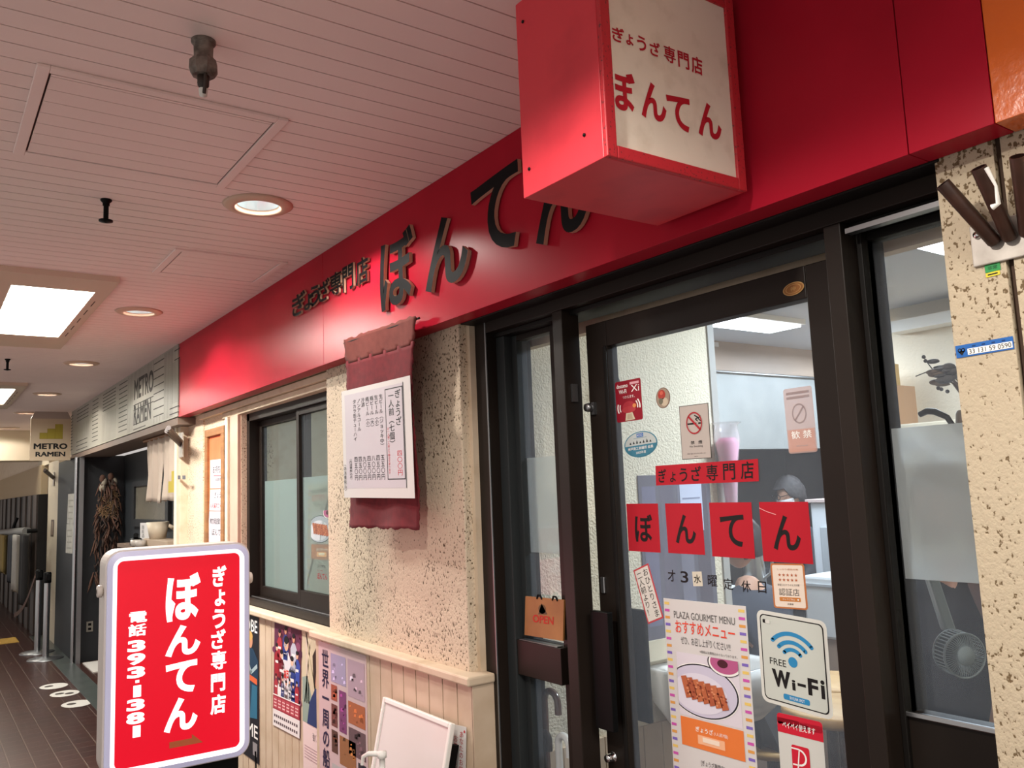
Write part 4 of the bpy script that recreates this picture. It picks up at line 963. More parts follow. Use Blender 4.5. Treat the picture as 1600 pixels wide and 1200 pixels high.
# ------------------------------------------------------------------ right pillar: pole bracket, labels
TUB = mat('tube_brown', '3F261C', .45, noise=(30, '2C1A13', .3, .65)); PLATE = mat('plate_grey', 'B4ADA4', .45, metal=.3, noise=(20, '948C82', .3, .6))
def bracket(o, flip, lab, ntube=3, sc=1.):
    t = thing('pole_bracket', lab, 'bracket', o)
    mb = MB(); mb.box(-.012 * sc, .20 * sc, -.006, 0, -.048 * sc, .022 * sc, PLATE); mb.build('plate', t, .002)
    mb = MB(); mb.lathe([(0, .006), (.006, .005), (.007, 0)], (.001, -.006, .004 * sc), CHROME, 12, (0, -1, 0)); mb.build('bolt', t)
    for (px0, py0), (px1, py1) in (((1554, 377), (1473, 287)), ((1578, 371), (1529, 262)), ((1605, 364), (1590, 244))):
        a = aty(px0, py0, .058) - Vector(o); b_ = aty(px1, py1, -.01) - Vector(o); r = .0115 * sc; d = (b_ - a).normalized()
        mb = MB(); mb.tube([a - d * .004, a, b_], [r * .8, r, r], TUB, 16, False); mb.tube([b_, b_ - d * .03], r * .84, BLACKP, 16, True); mb.lathe([(r * .84, 0), (r, 0)], b_, TUB, 16, d); mb.build('tube', t)
    return t
p = aty(1530, 372, .07)
bk = bracket((p.x, .07, p.z), 1, 'brown three tube pole bracket on the speckled pillar')
q = Vector((p.x, .07, p.z)); mb = MB(); mb.tube([aty(1550, 324, -.005) - q, aty(1560, 318, -.005) - q, aty(1556, 290, -.012) - q, aty(1541, 262, -.022) - q], [.005, .004, .0025, .004], WHITE, 6); mb.build('tape', bk)
pr = sheet_px((1538, 415), (1562, 409), (1540, 427), .069); pr.rect(0, 0, 1, 1, ink('2F8A4A'), 1); pr.txt('非常', .2, .25, .8, .75, ink('1B4A2A'), 2)
sticker(pr, 'green_label', 'small green label under the brown pole bracket', 'label')
pr = sheet_px((1540, 427.5), (1562, 422), (1541, 434), .069); pr.rect(0, 0, 1, 1, ink('D8C83A'), 1); pr.rect(.15, .35, .85, .65, INKB, 2)
sticker(pr, 'yellow_label', 'small yellow label stuck below the green one', 'label')
pr = sheet_px((1492.5, 541), (1582.5, 525), (1495, 560), .069, .0006); BL_ = ink('2560A8'); pr.rect(0, 0, 1, 1, BL_, 1); pr.poly([(.21, .12), (.98, .12), (.98, .62), (.21, .62)], INKW, 2)
pr.txt('33 131 59 0590', .24, .18, .96, .56, INKB, 3, .0)
for s_ in (-1, 1): pr.ell(.105 + s_ * .030, .58, .038, .17, INKB, 2, 16); pr.ell(.105 + s_ * .030, .58, .018, .08, BL_, 3, 12)
pr.poly([(.04, .52), (.17, .52), (.105, .15)], INKB, 2)
for k in range(4): pr.rect(.3 + k * .17, .72, .36 + k * .17, .84, ink('123A70'), 2)
sticker(pr, 'number_label', 'blue label with a white number strip on the speckled pillar', 'label')

# ------------------------------------------------------------------ inside the shop
IC = 2.45
mb = MB(); mb.box(-5.5, 1.0, .30, 5.6, IC, IC + .05, mat('inner_ceiling', 'C9CCD2', .7)); struct('ceiling_inner', mb, 'pale ceiling inside the shop', 'ceiling')
mb = MB(); mb.box(-2.35, -2.25, .30, 1.215, 0, IC, STUCI); struct('wall_inner', mb, 'cream stucco side wall just inside the entrance', 'wall')
mb = MB(); mb.box(-2.36, -2.243, 1.215, 1.25, 0, IC, mat('edge_grey', 'A9A6A0', .6)); struct('trim_inner', mb, 'grey end trim of the inner stucco wall', 'trim')
mb = MB(); mb.box(-2.55, 1.0, 3.0, 3.1, 0, IC, stucco('stucco_back', 'D9CDB8', 'B5A68E', 60, .78, .95, .4, patch=False)); mb.box(-2.55, -2.45, 3.1, 5.2, 0, IC, CREAM); struct('wall_back', mb, 'cream back wall of the dining room', 'wall')
mb = MB(); mb.box(-2.45, 1.0, 2.88, 3.0, 2.30, 2.36, WHITE); struct('trim_cornice', mb, 'white cornice on the back wall', 'trim')
mb = MB(); mb.box(-5.6, -5.5, .3, 5.7, 0, IC, CREAM); struct('wall_kitchen', mb, 'side wall of the kitchen', 'wall')
mb = MB(); mb.box(-5.6, -2.45, 5.2, 5.3, 0, IC, mat('kitchen_dark', '6A6A6C', .5, noise=(3, '535355', .3, .7))); struct('wall_stove', mb, 'dark end wall of the kitchen', 'wall')
mb = MB(); mb.box(.5, .6, .3, 3.0, 0, IC, STUCI); struct('wall_side', mb, 'inner side wall', 'wall')
mb = MB(); mb.box(-2.25, 1.0, .30, .335, 2.02, IC, CREAM); struct('trim_bulkhead', mb, 'cream bulkhead above the door inside', 'trim')
KD = mat('kitchen_panel', '55575A', .45, noise=(2, '3F4144', .3, .7))
mb = MB(); mb.box(-4.95, -4.9, 1.3, 5.2, 0, 2.0, KD); struct('wall_stainless', mb, 'dark grey panelled wall behind the cook', 'wall')
t = thing('range_hood', 'long kitchen hood with brown upper panel and pale steel lower panel', 'range hood', (-3.8, 3.2, 1.75))
mb = MB(); mb.box(-3.75, -3.6, 1.3, 5.19, 2.255, IC, mat('hood_brown', 'AB9888', .45, noise=(5, '9A8878', .3, .7, (1, .3, 2)))); part(mb, 'upper_panel', t)
mb = MB(); mb.box(-3.75, -3.63, 1.35, 5.19, 1.75, 2.252, mat('hood_steel', 'A0A4A4', .45, metal=.2, noise=(4, '8B9090', .25, .75))); mb.box(-4.9, -3.75, 1.35, 5.19, 1.95, 2.0, STEELD); part(mb, 'lower_panel', t)
mb = MB(); mb.box(-3.62, -3.60, 1.3, 5.19, 2.248, 2.258, STEELD); part(mb, 'edge_trim', t)
LAMPI = mat('inner_lamp_glow', 'FFFFFF', .4, emit=5, emit_hex='F4F9FF')
def inner_light(x0, x1, y0, y1, lab):
    t = thing('ceiling_lamp', lab, 'ceiling light', ((x0 + x1) / 2, (y0 + y1) / 2, IC))
    mb = MB(); mb.box(x0 - .02, x1 + .02, y0 - .02, y1 + .02, IC - .03, IC - .001, WHITE); part(mb, 'frame', t)
    mb = MB(); mb.box(x0, x1, y0, y1, IC - .042, IC - .03, LAMPI); part(mb, 'diffuser', t)
inner_light(-3.12, -2.90, 2.2, 2.76, 'bright ceiling lamp seen at the top of the door glass'); inner_light(-3.15, -2.93, 3.46, 4.2, 'bright ceiling lamp farther back, seen through the frosted side pane'); inner_light(-1.65, -1.35, 1.3, 2.0, 'ceiling lamp above the dining tables')
inner_light(-4.4, -4.1, 1.0, 1.8, 'ceiling lamp behind the sliding window')
for px, py in ((1117, 538), (1202, 522)):
    q = atx(px, py, -3.598); mb = MB(); mb.box(-3.6, -3.597, q.y - .035, q.y + .035, q.z - .014, q.z + .014, PAPER)
    tag(mb.build('paper_tag'), 'small white paper tag on the hood nearest the stucco wall' if px < 1150 else 'small white paper tag on the hood under the ceiling lamp', 'tag')
# dark notice board on the stucco wall, papers, switch, hook
a = atx(996, 745, -2.246); b = atx(1108, 745, -2.246); c = atx(1012, 1005, -2.246)
t = thing('wall_board', 'grey purple board on the inner stucco wall behind the stickers', 'board', (-2.246, a.y, c.z))
pr = Print((-2.246, .79, 1.0), (0, .38, 0), (0, 0, .585), .006, mat('board_grey', '6E6C78', .45, noise=(6, '5E5A66', .3, .7)))
for k in range(4): pr.rect(.04 + k * .24, .08, .22 + k * .24, .93, ink(['77758A', '6A6572', '7C7A88', '5C5660'][k]), 1)
part(pr, 'board', t)
pr = Print((-2.2445, 1.0, 1.37), (0, .12, 0), (0, 0, .2), .0005, ink('C6CCE0')); pr.rect(.1, .6, .9, .63, ink('8A90A8'), 1); pr.rect(.1, .4, .9, .43, ink('8A90A8'), 1); tag(pr.build('paper_sheet'), 'pale blue paper pinned on the grey purple board', 'paper')
q = atx(972, 833, -2.249); mb = MB(); mb.box(-2.25, -2.242, q.y - .035, q.y + .035, q.z - .06, q.z + .06, mat('switch_cream', 'D5C8A8', .5))
t = thing('light_switch', 'cream double switch plate on the inner stucco wall', 'switch', (-2.249, q.y, q.z)); part(mb, 'plate', t, .002)
for dz in (.02, -.025): mb = MB(); mb.box(-2.243, -2.237, q.y - .014, q.y + .014, q.z + dz - .012, q.z + dz + .012, INKW); part(mb, 'rocker', t, .001)
q = atx(955, 592, -2.25)
t = thing('wall_hook', 'dark hanging bell on a wire hook high on the inner stucco wall', 'hook', q)
mb = MB(); mb.tube([(-.0, 0, .09), (.02, -.01, .10), (.035, -.02, .07), (.03, -.02, .04)], .003, BLACKP, 8); mb.build('wire', t)
mb = MB(); mb.lathe([(0, .045), (.012, .04), (.018, .01), (.03, -.03), (.032, -.04), (0, -.035)], (.03, -.02, 0), BRONZED, 16); mb.build('bell', t)
# pink umbrella bag at the end of the wall
q = atx(1128, 665, -2.22)
t = thing('plastic_bag', 'pink bundle in clear plastic hanging at the end of the inner wall', 'bag', (-2.2, q.y, q.z))
mb = MB(); mb.lathe([(0, -.36), (.018, -.35), (.032, -.15), (.045, -.07), (.03, -.05), (0, -.05)], (0, 0, 0), mat('pink_cloth', 'E08AB0', .6), 14); mb.build('bundle', t)
mb = MB(); mb.lathe([(.02, -.36), (.036, -.15), (.05, -.06), (.044, 0), (.06, .01)], (0, 0, 0), clear_mix('clear_plastic', 'F2E8EE', .35, .15), 14); mb.build('wrapper', t)
# wash basin
CER = mat('ceramic', 'E9E9E6', .12, coat=.5)
t = thing('wash_basin', 'white ceramic wash basin on the inner wall behind the menu poster', 'sink', (-2.1, 1.0, .9))
mb = MB(); y0, y1, x0, x1 = .76, 1.19, -2.25, -1.93
rr_ = lambda x0, x1, y0, y1, r, z: [(x, y, z) for x, y in rrect(x0, x1, y0, y1, r, 5)]
rings = [rr_(x0 + .05, x1 - .09, y0 + .05, y1 - .05, .05, .72), rr_(x0, x1 - .01, y0 + .01, y1 - .01, .06, .80), rr_(x0, x1, y0, y1, .05, .885), rr_(x0, x1, y0, y1, .05, .915), rr_(x0 + .06, x1 - .02, y0 + .02, y1 - .02, .05, .915), rr_(x0 + .07, x1 - .03, y0 + .03, y1 - .03, .05, .90), rr_(x0 + .10, x1 - .08, y0 + .08, y1 - .08, .05, .80)]
n = len(rings[0]); vs = sum(rings, []); fs = [(k * n + i, k * n + (i + 1) % n, (k + 1) * n + (i + 1) % n, (k + 1) * n + i) for k in range(len(rings) - 1) for i in range(n)]
mb.add(vs, fs, CER, True); mb.add(rings[-1], [tuple(range(n))], CER); mb.add(rings[0], [tuple(reversed(range(n)))], CER); part(mb, 'bowl', t)
mb = MB(); mb.tube([(-2.21, .97, .915), (-2.21, .97, 1.0), (-2.18, .97, 1.03), (-2.12, .97, 1.02), (-2.11, .97, .995)], .011, CHROME, 12); mb.lathe([(.018, 0), (.018, .02), (0, .025)], (-2.21, 1.03, .915), CHROME, 14); part(mb, 'tap', t)
mb = MB(); mb.box(-2.25, -2.236, .70, 1.19, .93, 1.0, mat('splash_cream', 'D8CBB0', .5)); part(mb, 'splashback', t)
# inner wainscot and umbrellas
mb = MB()
y = .30
while y < 1.19:
    mb.box(-2.25, -2.238, y, min(y + .085, 1.2), 0, .72, WAINS); y += .0885
struct('baseboard_inner', mb, 'cream board dado on the inner wall', 'dado')
t = thing('umbrella_stand', 'black wire umbrella stand inside the narrow side pane', 'umbrella stand', (-2.12, .285, 0))
mb = MB()
for z in (.02, .25, .45): mb.tube([(-2.22, .245, z), (-2.02, .245, z), (-2.02, .325, z), (-2.22, .325, z), (-2.22, .245, z)], .004, BLACKP, 6)
for x_, y_ in ((-2.22, .245), (-2.02, .245), (-2.02, .325), (-2.22, .325)): mb.tube([(x_, y_, .0), (x_, y_, .45)], .004, BLACKP, 6)
mb.box(-2.22, -2.02, .245, .325, .012, .02, BLACKP); part(mb, 'rack', t)
def umbrella(px, py, y, hmat, cmat, lab, lean=0., r=.036):
    p = aty(px, py, y)   # top of the crook
    t = thing('umbrella', lab, 'umbrella', (p.x, y, .025), 'umbrellas in the stand'); H = p.z - .025 - r
    mb = MB(); path = [(0, 0, H - .22)] + [(r - r * math.cos(math.radians(a)), 0, H + r * math.sin(math.radians(a))) for a in range(0, 181, 18)] + [(2 * r, 0, H - .03)]
    mb.tube(path, .011, hmat, 12); mb.build('handle', t)
    mb = MB(); mb.lathe([(.004, .0), (.010, .05), (.024, H - .38), (.022, H - .27), (.014, H - .22)], (0, 0, 0), cmat, 10); mb.build('canopy', t)
umbrella(850, 1077, .285, mat('handle_brown', '4A2A20', .25, coat=.5), mat('canopy_navy', '22242C', .8), 'brown crook handled umbrella in the stand', r=.034)
umbrella(872, 1147, .275, mat('handle_white', 'DCDAD2', .3, coat=.4), clear_mix('canopy_clear', 'D8DCDC', .5, .2), 'white handled clear umbrella in the stand', r=.026)
umbrella(846, 1144, .265, BLACKP, mat('canopy_black', '181A1C', .7), 'black umbrella in the stand, shortest', r=.018)
# kitchen counter, fridge, pitcher, table, stools
FR = mat('fridge_white', 'DDE2E8', .35)
t = thing('white_cabinet', 'tall white cabinet beside the cook, seen past the red squares', 'cabinet', (-3.11, 3.0, 0)); zt = 1.40
mb = MB(); mb.box(0, .5, 0, .55, 0.012, zt, FR); mb.build('body', t, .01)
mb = MB(); mb.box(-.02, .52, -.02, .57, zt, zt + .02, mat('worktop_pinkish', 'C9B4B0', .5)); mb.build('top', t, .003)
mb = MB(); mb.box(.06, .30, -.012, -.001, .95, 1.26, mat('grey_panel', 'B4BAC0', .4)); mb.build('door', t, .05)
t = thing('white_cooler', 'white cooler box unit on a tan base in front of the tall white cabinet', 'cooler', (-2.78, 2.42, 0))
mb = MB(); mb.box(0, .30, 0, .45, .74, 1.05, mat('table_white', 'E4E6E6', .4)); mb.build('body', t, .015)
mb = MB(); mb.box(-.01, .31, -.01, .46, 1.0, 1.012, mat('seal_grey', 'B9BCC0', .5)); mb.build('seal', t)
mb = MB(); mb.box(.02, .28, .02, .43, .012, .74, mat('panel_tan', 'A88E78', .6)); mb.build('base', t)
t = thing('bar_counter', 'white topped bar counter in front of the seated customer', 'counter', (-3.1, 1.9, 0)); tz = .975
mb = MB(); mb.box(-.22, .22, -.45, .48, tz - .04, tz, mat('table_white', 'E4E6E6', .4)); mb.build('top', t, .004)
mb = MB(); mb.box(-.20, -.05, -.43, .46, .012, tz - .04, mat('panel_grey', '8A8C8E', .6)); mb.build('body', t)
t = thing('water_pitcher', 'stainless steel water pitcher on the bar counter', 'pitcher', (-2.96, 2.27, tz + .001)); hz = .24
mb = MB(); mb.lathe([(0, 0), (.055, 0), (.06, .01), (.056, .12), (.046, .19), (.05, .225), (.056, hz), (.05, hz - .002), (.042, .19), (0, .02)], (0, 0, 0), STEEL, 24); mb.build('body', t)
mb = MB(); mb.tube([(.05, .0, .21), (.08, .03, .20), (.09, .035, .15), (.08, .03, .09), (.054, 0, .06)], .008, STEEL, 10); mb.build('handle', t)
def stool(p, lab):
    t = thing('wooden_stool', lab, 'stool', (p.x, p.y, .012), 'wooden stools in the dining room'); z = p.z - .012
    mb = MB(); mb.lathe([(0, z - .035), (.15, z - .035), (.165, z - .02), (.165, z - .005), (.155, z), (0, z)], (0, 0, 0), WOODL, 28); mb.build('seat', t)
    for a in (45, 135, 225, 315):
        c_, s_ = math.cos(math.radians(a)), math.sin(math.radians(a)); mb = MB(); mb.tube([(c_ * .10, s_ * .10, z - .035), (c_ * .17, s_ * .17, 0)], .016, mat('stool_dark', '3A2C24', .5), 8); mb.build('leg', t)
    mb = MB(); pts = [(.135 * math.cos(math.radians(a)), .135 * math.sin(math.radians(a)), z * .45) for a in (45, 135, 225, 315, 45)]; mb.tube(pts, .009, mat('stool_dark', '3A2C24', .5), 6); mb.build('stretcher', t)
stool(atd(1308, 1102, 2.55), 'nearer wooden stool seen beside the wifi sign'); stool(atd(1300, 1062, 3.1), 'farther wooden stool behind the nearer one')
# things seen through the upper right pane
q = aty(1382, 668, 2.6)
sh = thing('side_cabinet', 'low cream partition behind the frosted band', 'partition', (-1.6, 2.6, 0))
mb = MB(); mb.box(-2.30, -1.2, 2.45, 2.85, .012, q.z, mat('partition_cream', 'C9BDA6', .5)); part(mb, 'body', sh, .005)
t = thing('cardboard_box', 'tan cardboard box on the low partition', 'box', (q.x, 2.62, q.z + .001))
mb = MB(); mb.box(-.14, .10, -.12, .12, 0, .20, mat('cardboard', 'B98E66', .8)); mb.build('carton', t, .002)
pr = Print((-.06, -.1215, .03), (.12, 0, 0), (0, 0, .14), .0003, None); pr.arc(.55, .6, .2, .2, .3, ink('A85A4A'), 1); pr.rect(.3, .1, .8, .25, ink('8A6A50'), 1); pr.build('printing', t)
q3 = aty(1378, 590, 2.9)
mb = MB(); mb.box(q3.x - .16, q3.x + .10, 2.86, 2.9, 0.012, 2.13, mat('panel_yellow', 'D9B36A', .5)); tag(mb.build('trim_board'), 'yellow wooden board standing behind the cardboard box', 'board', None, 'structure')
# dried flower arrangement on a stand close to the pane
p = aty(1482, 640, .42)
t = thing('dried_flowers', 'dark dried flower arrangement behind the right pane', 'plant', (p.x + .04, .43, p.z - .06))
mb = MB(); mb.lathe([(0, 0), (.04, 0), (.05, .03), (.045, .08), (.04, .09)], (0, 0, 0), mat('vase_brown', '5A4A3C', .5), 20); mb.build('vase', t)
r = random.Random(9); mb = MB(); LF = mat('leaf_grey', '4E4A48', .7); LF2 = mat('leaf_brown', '7A6450', .7)
for k in range(9):
    a = r.uniform(0, 2 * math.pi); b_ = Vector((math.cos(a) * .05 - .03, math.sin(a) * .04, .20 + r.random() * .05)); mb.tube([(0, 0, .1), b_ * .6 + Vector((0, 0, .06)), b_], .003, LF2, 5)
    for q_ in range(3): c_ = b_ + Vector((r.uniform(-.03, .03), r.uniform(-.03, .03), r.uniform(-.03, .03))); mb.ball(c_, (r.uniform(.018, .032), r.uniform(.015, .03), r.uniform(.006, .014)), r.choice([LF, LF, LF2]), 8, 6)
mb.tube([(0, 0, .12), (-.06, 0, .20), (-.13, -.01, .235), (-.17, -.01, .225)], .002, LF, 5); mb.tube([(-.10, 0, .22), (-.13, 0, .27), (-.14, 0, .29)], .002, LF, 5)
for c_ in ((-.14, 0, .29), (-.135, 0, .275), (-.10, 0, .235), (-.085, 0, .24), (-.11, 0, .20), (-.09, 0, .17), (-.07, 0, .16), (-.12, 0, .235), (-.10, 0, .175)): mb.ball(c_, .007, LF, 8, 6)
mb.build('stems', t)
for o in t.children: o.scale = (.62, .62, .62)
tbz = p.z - .06
t = thing('display_shelf', 'narrow wall shelf behind the frosted pane holding the dried flowers', 'shelf', (p.x + .05, .30, tbz))
mb = MB(); mb.box(-.16, .30, .001, .24, -.022, -.001, WHITE); mb.build('shelf_board', t); mb = MB(); mb.box(.20, .22, .001, .18, -.10, -.022, WHITE); mb.build('bracket', t)
p2 = aty(1437, 648, .40); mb = MB(); p3 = aty(1460, 643, .40); p4 = aty(1480, 652, .40); p5 = Vector((p4.x + .02, .40, tbz + .006))
mb.tube([p2, p2.lerp(p3, .5) + Vector((0, 0, .004)), p3, p4, p5], [.006, .007, .007, .006, .005], BLACKP, 10)
tag(mb.build('curved_handle'), 'black curved cane handle below the dried flowers', 'cane')

# ------------------------------------------------------------------ people inside
SKIN = mat('skin', 'CFA086', .5, spec=.3); HAIRG = mat('hair_grey', '2A2728', .7, noise=(60, '4A4648', .35, .7)); HAIRB = mat('hair_dark', '1E1A1C', .5)
def skin_mesh(nodes, edges, name, root=0, sub=1):
    """nodes: list of (xyz, radius); grows one smooth limb surface round the edges"""
    me = bpy.data.meshes.new(name); me.from_pydata([n_[0] for n_ in nodes], edges, [])
    o = bpy.data.objects.new(name, me); COL.objects.link(o)
    bm = bmesh.new(); bm.from_mesh(me); lay = bm.verts.layers.skin.verify(); bm.verts.ensure_lookup_table()
    for i, v in enumerate(bm.verts):
        rr = nodes[i][1]; v[lay].radius = rr if isinstance(rr, tuple) else (rr, rr); v[lay].use_root = i == root
    bm.to_mesh(me); bm.free()
    md = o.modifiers.new('skin', 'SKIN'); md.use_smooth_shade = True; md = o.modifiers.new('sub', 'SUBSURF'); md.levels = sub; md.render_levels = sub
    dg = bpy.context.evaluated_depsgraph_get(); m2 = bpy.data.meshes.new_from_object(o.evaluated_get(dg)); bpy.data.objects.remove(o); bpy.data.meshes.remove(me)
    return m2
def to_mb(me, m, mb=None):
    mb = mb or MB(); mb.add([v.co[:] for v in me.vertices], [tuple(p_.vertices) for p_ in me.polygons], m, True); return mb
def head_verts(c, yaw, pitch, s=1.):
    """head with nose, brow, chin and ears; faces local -y"""
    mb = MB(); R_ = Matrix.Rotation(yaw, 3, 'Z') @ Matrix.Rotation(pitch, 3, 'X'); seg, rg = 24, 18; vs = []
    for i in range(rg + 1):
        t_ = math.pi * i / rg; z = -math.cos(t_)
        for k in range(seg):
            a = 2 * math.pi * k / seg; x = math.sin(t_) * math.cos(a); y = math.sin(t_) * math.sin(a)
            j = max(0, -z); X = x * .075 * (1 - .35 * j * j); Y = y * (.095 if y > 0 else .088) * (1 - .25 * j * j) - .022 * j; Z = z * .115
            if y < -.75 and abs(x) < .22 and -.35 < z < .12: Y -= .022 * (1 - abs(x) / .22) * (1 - abs(z + .12) / .3 if abs(z + .12) < .3 else 0)
            vs.append(Vector((X, Y, Z)))
    fs = [(i * seg + k, i * seg + (k + 1) % seg, (i + 1) * seg + (k + 1) % seg, (i + 1) * seg + k) for i in range(rg) for k in range(seg)]
    mb.add([c + R_ @ (v * s) for v in vs], fs, SKIN, True)
    for sx in (-1, 1):
        e = MB(); e.ball((sx * .078, .012, -.005), (.010, .022, .032), SKIN, 10, 8); mb.add([c + R_ @ (Vector(v) * s) for v in e.v], e.f, SKIN, True)
    return mb, R_
def person(lab, pelvis, facing, seated, top, trousers, hair, head_yaw=0., head_pitch=0., arms=None, extras=None, s=1., lean=.0):
    """pelvis: point on the body; facing: angle of the way the body looks (0 = -y)"""
    t = thing('person', lab, 'person', (pelvis[0], pelvis[1], 0)); Rz = Matrix.Rotation(facing, 3, 'Z'); P0 = Vector(pelvis)
    W = lambda x, y, z: P0 + Rz @ (Vector((x, y, z)) * s)
    L_ = lean
    nodes = [(W(0, 0, 0), .13), (W(0, -.25 * L_, .22), .125), (W(0, -.5 * L_, .40), .14), (W(0, -.6 * L_, .50), .06), (W(0, -.65 * L_, .56), .052)]
    edges = [(0, 1), (1, 2), (2, 3), (3, 4)]
    tn = [(W(0, 0, -.02), .15), (W(0, -.25 * L_, .22), .145), (W(0, -.5 * L_, .40), .155), (W(0, -.60 * L_, .535), .075)]; te = [(0, 1), (1, 2), (2, 3)]
    ln = [(W(0, 0, .02), .14)]; le = []
    for sx in (-1, 1):
        sh_ = W(sx * .17, -.5 * L_, .43); el = W(*(arms[0] if sx < 0 else arms[1])[0]) if arms else W(sx * .24, -.5 * L_ - .05, .15); wr = W(*(arms[0] if sx < 0 else arms[1])[1]) if arms else W(sx * .20, -.28 - .3 * L_, .08)
        d = (wr - el).normalized(); hd = wr + d * .06
        k = len(nodes); nodes += [(sh_, .055), (el, .040), (wr, .027), (hd, (.034, .018))]; edges += [(2, k), (k, k + 1), (k + 1, k + 2), (k + 2, k + 3)]
        sd = d.cross(Vector((0, 0, 1))); sd = sd.normalized() if sd.length > .1 else Vector((1, 0, 0)); dn = d.cross(sd)
        for f in range(5):
            off = (f - 2) * .016 if f else -.03; ln_ = (.045, .035, .042, .045, .036)[f]; k2 = len(nodes)
            b0 = hd + sd * off + d * (.02 if f else -.02); nodes += [(b0 + d * ln_ * .6, .0085), (b0 + d * ln_ + dn * .02 + (sd * -.015 if f == 0 else sd * 0), .0075)]; edges += [(k + 3, k2), (k2, k2 + 1)]
        k = len(tn); tn += [(sh_, .066), (el, .054), (wr - d * .02, .042)]; te += [(2, k), (k, k + 1), (k + 1, k + 2)]
        if seated: hp, kn, an, fo = W(sx * .10, -.02, -.03), W(sx * .14, -.40, -.0), W(sx * .14, -.38, .10 - P0.z / s), W(sx * .15, -.52, .05 - P0.z / s)
        else: hp, kn, an, fo = W(sx * .09, 0, -.06), W(sx * .10, -.02, -.42), W(sx * .10, .02, .09 - P0.z / s), W(sx * .11, -.12, .05 - P0.z / s)
        k = len(nodes); nodes += [(hp, .085), (kn, .055), (an, .035), (fo, .035)]; edges += [(0, k), (k, k + 1), (k + 1, k + 2), (k + 2, k + 3)]
        k = len(ln); ln += [(hp, .10), (kn, .068), (an + Vector((0, 0, .02)), .052)]; le += [(0, k), (k, k + 1), (k + 1, k + 2)]
    body = to_mb(skin_mesh(nodes, edges, 'body'), SKIN)
    hc = W(0, -.70 * L_ - .02, .70); hm, HR = head_verts(hc, facing + head_yaw, head_pitch, s)
    k = len(body.v); body.v += hm.v; body.f += [[a + k for a in f] for f in hm.f]; body.m += hm.m; body.sm += hm.sm
    o = body.build('tmp'); md = o.modifiers.new('r', 'REMESH'); md.mode = 'VOXEL'; md.voxel_size = .008; md.use_smooth_shade = True
    dg = bpy.context.evaluated_depsgraph_get(); me = bpy.data.meshes.new_from_object(o.evaluated_get(dg)); bpy.data.objects.remove(o)
    b = MB(); b = to_mb(me, SKIN); part(b, 'body', t)
    part(to_mb(skin_mesh(tn, te, 'top'), top), 'shirt', t); part(to_mb(skin_mesh(ln, le, 'legs'), trousers), 'trousers', t)
    # hair cap
    hb = MB(); seg, rg = 28, 16; vs = []; r = random.Random(3)
    for i in range(rg + 1):
        t_ = math.pi * (i / rg)
        for k_ in range(seg):
            a = 2 * math.pi * k_ / seg; x = math.sin(t_) * math.cos(a); y = math.sin(t_) * math.sin(a); z = math.cos(t_)
            lim = -.05 if y < -.25 else (-.62 if y > .2 else -.25)
            if y < -.45: lim = .42
            z2 = max(z, lim); f = 1 + r.uniform(0, .10)
            vs.append(hc + HR @ (Vector((x * .088 * f, y * .108 * f + .004, z2 * .128 * f + .004)) * s))
    hb.add(vs, [(i * seg + k_, i * seg + (k_ + 1) % seg, (i + 1) * seg + (k_ + 1) % seg, (i + 1) * seg + k_) for i in range(rg) for k_ in range(seg)], hair, True)
    part(hb, 'hair', t)
    if extras: extras(t, hc, HR, s)
    return t
def mask_glasses(t, hc, HR, s):
    mb = MB(); vs = []; n = 12
    for j in range(6):
        v = j / 5; z = -.018 - .075 * v
        for i in range(n + 1):
            a = math.radians(-78 + 156 * i / n); bul = .014 * math.sin(math.pi * v) * math.cos(a)
            vs.append(hc + HR @ (Vector((math.sin(a) * (.080 - .012 * v), -math.cos(a) * (.102 + bul - .008 * v) - .004 * v, z)) * s))
    mb.add(vs, [(j * (n + 1) + i, j * (n + 1) + i + 1, (j + 1) * (n + 1) + i + 1, (j + 1) * (n + 1) + i) for j in range(5) for i in range(n)], mat('mask_white', 'E9EAEE', .7), True); o = part(mb, 'mask', t); md = o.modifiers.new('s', 'SOLIDIFY'); md.thickness = .002
    mb = MB()
    for sx in (-1, 1):
        mb.tube([hc + HR @ Vector((sx * .035 + .026 * math.cos(a), -.112, .010 + .018 * math.sin(a))) for a in [k * math.pi / 8 for k in range(17)]], .003, BLACKP, 6, False); mb.tube([hc + HR @ Vector((sx * .061, -.108, .012)), hc + HR @ Vector((sx * .082, -.03, .01)), hc + HR @ Vector((sx * .083, .02, .004))], .0025, BLACKP, 6)
        mb.tube([hc + HR @ Vector((sx * .055, -.06, -.03)), hc + HR @ Vector((sx * .086, .012, -.01))], .0015, INKW, 5)
    part(mb, 'glasses', t)
NAVY = mat('shirt_navy', '2C3240', .8); GREYS = mat('shirt_grey', '3A3C44', .8); DARKT = mat('trousers_dark', '24262A', .8)
hp = atd(1238, 772, 6.0)
person('cook with grey hair, glasses and white mask behind the kitchen counter', (hp.x, hp.y, hp.z - .70), math.radians(-24), False, GREYS, DARKT, HAIRG, 0, math.radians(14), None, mask_glasses)
hb_ = Vector((-2.50, 1.74, 1.27))
person('customer in a navy shirt seen from behind, seated before the counter', (hb_.x, hb_.y, hb_.z - .70 ), math.radians(-90), True, NAVY, DARKT, HAIRB, math.radians(10), math.radians(12), None, None, 1.0, .12)
q = Vector((hb_.x, hb_.y, .55))
stz = hb_.z - .70 - .155
stool(Vector((hb_.x, hb_.y, stz)), 'wooden stool under the customer in the navy shirt')
